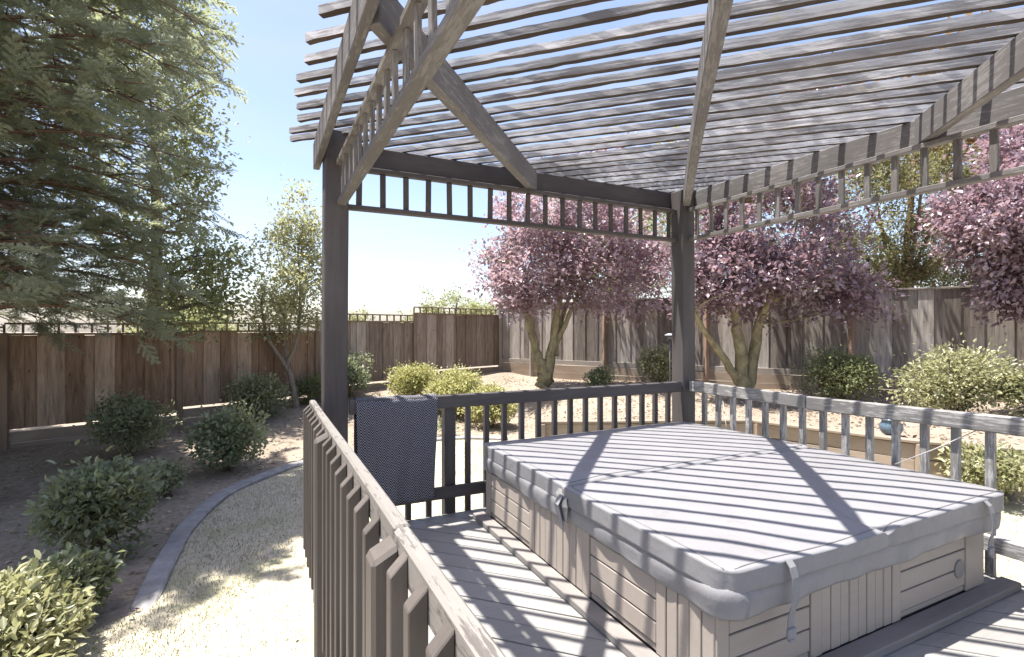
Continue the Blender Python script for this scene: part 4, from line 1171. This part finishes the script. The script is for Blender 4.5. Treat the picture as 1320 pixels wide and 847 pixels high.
def build_plants():
    rt = redwood(-6.2, 5.7)
    r2 = rt.copy(); COL.objects.link(r2); r2.location = W(-9.3, 7.4, float(ground_z(-9.3, 7.4))); r2.rotation_euler = (0, 0, 2.1)  # added tree, mostly out of view, to shade the left bed and fill gaps
    r2['label'] = 'added second redwood shading the left bed from behind the first'
    for ch in list(rt.children):
        c = ch.copy(); COL.objects.link(c); c.parent = r2; c.matrix_parent_inverse = ch.matrix_parent_inverse.copy()
    tg = 'trees around the garden'
    tree('broadleaf_tree', 'leafy green tree rising beyond the left fence beside the redwood', 'tree',
         [[(-7.3, 10.1, -0.5, 0.16), (-7.2, 10.2, 1.2, 0.13), (-7.0, 10.1, 3.2, 0.10), (-7.1, 10.1, 5.5, 0.05)]],
         [(-7.2, 10.0, 4.6, 1.45, 1.5, 2.2, 1.4), (-7.2, 10.2, 7.0, 1.35, 1.5, 1.7, 1.2), (-5.85, 9.9, 2.35, 0.85, 0.9, 0.8, 0.5), (-6.6, 9.9, 1.9, 1.0, 1.0, 0.7, 0.25)],
         220, None, 0.10, 0.6, M['leaf_broad'], M['bark_grey'], tg, 0.27, 6, 13, 0.03)
    tree('young_tree', 'slim young tree with sparse yellow green leaves by left fence', 'tree',
         [[(-4.62, 11.0, -0.45, 0.085), (-4.72, 11.0, 0.25, 0.065), (-4.86, 11.0, 0.62, 0.055), (-5.2, 10.9, 1.25, 0.035), (-5.35, 10.9, 2.0, 0.018)],
          [(-4.86, 11.0, 0.62, 0.05), (-4.66, 11.05, 1.1, 0.038), (-4.55, 11.0, 2.0, 0.028), (-4.6, 11.0, 3.2, 0.012)],
          [(-4.80, 11.0, 0.55, 0.035), (-4.95, 11.1, 1.3, 0.024), (-4.9, 11.1, 2.2, 0.012)]],
         [(-4.75, 11.0, 2.5, 0.80, 0.85, 1.1, 1.2), (-4.55, 11.0, 3.7, 0.55, 0.6, 0.75, 0.5), (-5.15, 10.95, 1.75, 0.65, 0.6, 0.5, 0.4)],
         115, None, 0.09, 0.55, M['leaf_young'], M['bark_grey'], tg, 0.20, 6, 10, 0.016)
    pg = 'purple leaf plum trees'
    tree('plum_tree', 'purple leaf plum with three yellow mossy leaders left of the corner post', 'tree',
         [[(0.78, 12.6, -0.05, 0.22), (0.80, 12.6, 0.35, 0.19), (0.62, 12.6, 0.75, 0.12), (0.42, 12.6, 1.6, 0.09), (0.15, 12.55, 2.5, 0.06), (-0.05, 12.5, 3.6, 0.03)],
          [(0.84, 12.6, 0.30, 0.15), (0.98, 12.55, 0.95, 0.115), (1.12, 12.6, 1.9, 0.085), (1.2, 12.7, 3.0, 0.05), (1.3, 12.7, 4.2, 0.02)],
          [(1.0, 12.6, 0.9, 0.08), (1.3, 12.55, 1.5, 0.06), (1.6, 12.5, 2.2, 0.045), (2.2, 12.4, 3.1, 0.02)],
          [(1.08, 12.6, 0.75, 0.07), (1.15, 12.7, 1.35, 0.06), (1.5, 13, 2.4, 0.04), (1.7, 13.1, 3.4, 0.02)]],
         [(0.55, 12.5, 2.95, 1.45, 1.4, 0.95, 1.0), (1.9, 12.4, 3.1, 1.5, 1.4, 1.2, 1.1), (3.0, 12.6, 2.7, 1.0, 1.1, 1.0, 0.6), (0.9, 12.6, 4.4, 1.5, 1.5, 1.0, 0.8), (2.0, 12.6, 4.9, 1.4, 1.4, 1.0, 0.6), (0.1, 12.5, 2.3, 0.7, 0.9, 0.5, 0.3)],
         245, None, 0.115, 0.62, M['leaf_plum'], M['bark_plum'], pg, 0.26, 6, 15, 0.024)
    tree('plum_tree', 'purple leaf plum with wide low crown just right of the corner post', 'tree',
         [[(4.75, 10.4, -0.05, 0.17), (4.68, 10.4, 0.4, 0.14), (4.62, 10.4, 1.1, 0.11), (4.52, 10.4, 1.9, 0.08), (4.5, 10.3, 3.2, 0.04)],
          [(4.70, 10.4, 0.2, 0.11), (4.35, 10.4, 0.75, 0.075), (3.75, 10.3, 1.55, 0.055), (3.3, 10.2, 2.4, 0.03)],
          [(4.80, 10.45, 0.1, 0.13), (4.95, 10.5, 0.9, 0.11), (5.1, 10.4, 1.7, 0.08), (5.6, 10.3, 2.9, 0.04)]],
         [(4.7, 10.3, 2.5, 1.2, 1.3, 0.85, 1.0), (5.9, 10.0, 2.55, 1.15, 1.1, 0.75, 0.9), (6.6, 9.9, 2.0, 0.6, 0.7, 0.45, 0.35), (3.9, 10.2, 2.6, 0.9, 1.0, 0.9, 0.5), (5.2, 10.4, 3.7, 1.7, 1.5, 1.0, 1.0), (4.9, 10.4, 4.9, 1.6, 1.4, 1.1, 0.9), (5.9, 10.4, 5.6, 1.5, 1.3, 0.9, 0.6)],
         265, None, 0.105, 0.62, M['leaf_plum2'], M['bark_plum'], pg, 0.25, 6, 16, 0.022)
    tree('plum_tree', 'dark purple leaf plum overhanging the grey fence at far right', 'tree',
         [[(9.7, 8.5, -0.1, 0.16), (9.65, 8.5, 0.9, 0.12), (9.4, 8.45, 1.9, 0.09), (9.1, 8.4, 3.2, 0.05)],
          [(9.65, 8.5, 0.9, 0.1), (9.0, 8.4, 1.9, 0.07), (8.2, 8.3, 2.9, 0.03)]],
         [(8.9, 8.3, 3.0, 1.15, 1.2, 0.95, 1.0), (7.9, 8.4, 3.2, 0.8, 0.9, 0.7, 0.5), (8.3, 8.3, 2.05, 0.55, 0.7, 0.40, 0.35), (9.3, 8.4, 2.2, 0.8, 0.9, 0.5, 0.5), (9.2, 8.4, 4.3, 1.3, 1.3, 0.9, 0.6)],
         240, None, 0.092, 0.62, M['leaf_plum2'], M['bark_plum'], pg, 0.2, 6, 20, 0.02)
    br = [[(10.6, 13.8, -0.2, 0.22), (10.6, 13.8, 2.4, 0.17), (10.65, 13.8, 3.6, 0.10), (10.9, 13.9, 6, 0.04)]]
    for k in range(9):
        a = math.radians(-62+14.5*k); L = random.uniform(2.2, 3.6)
        br.append([(10.6, 13.8, 2.2+0.05*k, 0.075), (10.6+math.sin(a)*L*0.5, 13.7+random.uniform(-.5, .4), 2.3+math.cos(a)*L*0.5, 0.05), (10.6+math.sin(a)*L, 13.6+random.uniform(-.8, .5), 2.3+math.cos(a)*L*0.95, 0.018)])
    tree('olive_green_tree', 'olive green tree with fanned brown limbs beyond the grey fence', 'tree', br,
         [(10.4, 13.6, 4.4, 2.6, 1.6, 1.5, 1.0), (8.9, 13.7, 3.2, 1.2, 1.2, 0.9, 0.5), (12.0, 13.7, 3.6, 1.6, 1.4, 1.2, 0.6), (10.6, 13.8, 2.5, 2.4, 1.0, 0.5, 0.5), (7.6, 14.2, 4.3, 1.5, 1.2, 1.4, 0.6), (10.5, 13.8, 6.0, 2.2, 1.6, 1.0, 0.6)],
         290, None, 0.10, 0.42, M['leaf_olive'], M['bark_red'], tg, 0.28, 6, 24, 0.025)
    tree('garden_tree', 'yellow green tree showing behind the left plum crown', 'tree',
         [[(3.6, 18.5, -0.2, 0.2), (3.6, 18.5, 2.0, 0.15), (3.5, 18.5, 4.0, 0.09), (3.6, 18.5, 6, 0.04)]],
         [(3.4, 18.4, 3.6, 2.3, 1.8, 1.5, 1.0), (5.2, 18.0, 4.4, 2.2, 1.8, 1.6, 1.0), (2.2, 18.4, 5.2, 1.6, 1.6, 1.2, 0.5), (-0.6, 19.6, 4.6, 1.0, 1.0, 0.8, 0.2), (6.2, 17.2, 6.6, 2.4, 1.6, 1.6, 0.8)],
         190, None, 0.14, 0.5, M['leaf_young'], M['bark_grey'], tg, 0.34, 6, 14, 0.03)
    tree('garden_tree', 'tall rusty yellow tree glimpsed through the right roof slats', 'tree',
         [[(15.2, 15.2, -0.2, 0.25), (15.2, 15.2, 4.0, 0.18), (15.1, 15.2, 8.0, 0.10), (15.0, 15.2, 10.5, 0.04)]],
         [(14.4, 15.2, 8.4, 3.0, 2.2, 2.3, 1.2), (16.6, 14.6, 6.4, 2.2, 2.0, 2.0, 0.7), (12.4, 15.5, 7.2, 1.8, 1.8, 1.6, 0.6), (14.8, 15.0, 5.0, 2.6, 1.8, 1.2, 0.6)],
         210, None, 0.17, 0.5, M['leaf_rusty'], M['bark_grey'], tg, 0.4, 6, 14, 0.035)
    far = [(-6.3, 31, 1.0, 2.5, 0, 'small'), (-3.4, 30.5, 2.6, 4.6, 1, 'taller'), (-10.2, 34, 1.2, 2.4, 2, 'low')]
    far += [(-13.5, 22, 1.55, 3.6, 3, ''), (-11.2, 17, 1.25, 2.2, 4, '')]
    labs = ['small pale green treetop behind the lattice nearest the left post', 'rounded pale green treetop peeking over the middle fence', 'low pale treetop beyond the fence behind the young tree', 'wide green treetop beyond the fence behind the redwood sprays', 'narrow green treetop just above the lattice left of the young tree']
    for (r, d, zc, w, k, _) in far:
        tree('far_tree', labs[k], 'tree', [[(r, d, -1.0, 0.16), (r, d, 0.8, 0.12), (r+0.1, d, zc+0.3, 0.05)]],
             [(r, d, zc, w*0.42, w*0.42, 1.05, 1.0), (r+w*0.33, d, zc-0.55, w*0.32, w*0.3, 0.7, 0.6), (r-w*0.3, d, zc-0.6, w*0.3, w*0.3, 0.7, 0.5)],
             70, None, 0.17, 0.55, M['leaf_far'], M['bark_grey'], 'treetops beyond the fence', 0.36, 6, 12, 0.03)
    # shrubs of the left bed
    sg = 'shrubs in the left bed'
    S = M['leaf_shrub']
    shrub('dark round shrub against the brown fence below the redwood sprays', -5.85, 7.85, 1.05, 0.88, 4200, 0.062, S, group=sg)
    shrub('broad green shrub in the middle of the left bed', -4.05, 7.3, 1.15, 0.86, 4600, 0.062, S, group=sg)
    shrub('dark shrub close to the fence beside the young tree', -5.0, 10.1, 1.15, 0.85, 3600, 0.066, S, group=sg)
    shrub('large glossy green shrub in the shade left of the kerb', -3.62, 4.5, 1.08, 0.80, 6200, 0.062, S, group=sg, lumps=11)
    shrub('small straggly shrub behind the large glossy one', -4.15, 6.15, 0.66, 0.45, 900, 0.055, S, group=sg, lumps=6)
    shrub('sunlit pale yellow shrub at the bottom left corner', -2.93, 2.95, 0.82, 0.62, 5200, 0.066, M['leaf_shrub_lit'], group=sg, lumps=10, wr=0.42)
    shrub('low green shrub just behind the sunlit yellow one', -3.05, 3.55, 0.62, 0.50, 2200, 0.058, S, group=sg, lumps=7)
    shrub('dark green shrub seen right behind the left pergola post', -3.75, 11.9, 1.05, 0.95, 3400, 0.066, S, group=sg)
    shrub('small green shrub peeking out left of the left pergola post', -4.45, 11.4, 0.75, 0.62, 1800, 0.06, M['leaf_broad'], group=sg, lumps=6)
    yg = 'yellow shrubs before the middle fence'
    shrub('yellow green mound left of three behind the throw', -2.3, 11.8, 1.20, 0.88, 7000, 0.06, M['leaf_yellow'], group=yg, lumps=10)
    shrub('tallest yellow green mound in the middle of the three', -1.25, 11.4, 1.35, 1.05, 8500, 0.06, M['leaf_yellow'], group=yg, lumps=10)
    shrub('yellow green mound nearest the plum trunk with dark lower leaves', -0.42, 10.5, 1.05, 1.02, 7000, 0.06, M['leaf_yellow'], group=yg, lumps=9)
    shrub('tiny dark plant on the lawn edge below the yellow mounds', -1.25, 9.75, 0.5, 0.32, 900, 0.05, S, group=yg, lumps=5)
    rg = 'shrubs in the raised right bed'
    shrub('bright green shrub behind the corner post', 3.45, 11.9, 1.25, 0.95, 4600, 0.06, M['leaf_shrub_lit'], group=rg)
    shrub('small dark shrub at the foot of the plum behind far railing', 2.0, 11.6, 0.8, 0.55, 2000, 0.055, S, group=rg, lumps=6)
    shrub('dark green dome shrub in front of the grey fence', 6.05, 9.4, 1.5, 0.98, 6500, 0.058, M['leaf_broad'], group=rg, lumps=11)
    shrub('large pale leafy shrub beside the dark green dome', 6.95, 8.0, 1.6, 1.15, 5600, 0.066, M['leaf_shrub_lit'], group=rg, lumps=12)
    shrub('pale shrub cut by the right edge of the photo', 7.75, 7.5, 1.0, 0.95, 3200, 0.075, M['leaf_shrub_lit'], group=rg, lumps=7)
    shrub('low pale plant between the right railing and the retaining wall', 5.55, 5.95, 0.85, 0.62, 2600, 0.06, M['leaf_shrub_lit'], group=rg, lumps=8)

build_ground()
build_plants()

# ------------------------------------------------------------------ small things
def lathe(name, prof, loc, mat, parent=None, seg=24):
    V, F = [], []
    for r, z in prof:
        for k in range(seg):
            a = 2*math.pi*k/seg; V.append((loc[0]+r*math.cos(a), loc[1]+r*math.sin(a), loc[2]+z))
    for i in range(len(prof)-1):
        for k in range(seg): F.append((i*seg+k, i*seg+(k+1) % seg, (i+1)*seg+(k+1) % seg, (i+1)*seg+k))
    F += [tuple(range(seg))[::-1], tuple(range((len(prof)-1)*seg, len(prof)*seg))]
    return mesh_py(name, V, F, mat, parent, True)
def build_small():
    p = W(5.02, 6.78, 0.0)
    root = empty('garden_pot', p, 'small blue glazed pot sitting behind the low retaining wall', 'pot')
    lathe('pot_body', [(0.05, 0), (0.10, 0.03), (0.135, 0.09), (0.13, 0.15), (0.10, 0.19), (0.11, 0.205)], p, M['blue'], root)
    lathe('pot_rim', [(0.112, 0.2055), (0.124, 0.214), (0.118, 0.226), (0.095, 0.226), (0.088, 0.2155)], p, M['blue'], root)
    p = W(2.96, 9.6, 0.0)
    root = empty('garden_lamp', p, 'small solar lamp on a thin stake left of the corner post', 'lamp')
    tubes('stake', [([p, p+Vector((0, 0, 0.65)), p+Vector((0, 0, 1.24))], [0.012, 0.012, 0.012])], M['dark_metal'], root, 8)
    lathe('lamp_head', [(0.03, 1.22), (0.055, 1.235), (0.05, 1.285)], p, M['dark_metal'], root)
    lathe('lamp_cap', [(0.095, 1.2855), (0.10, 1.295), (0.05, 1.325), (0.01, 1.33)], p, M['solar'], root)
build_small()
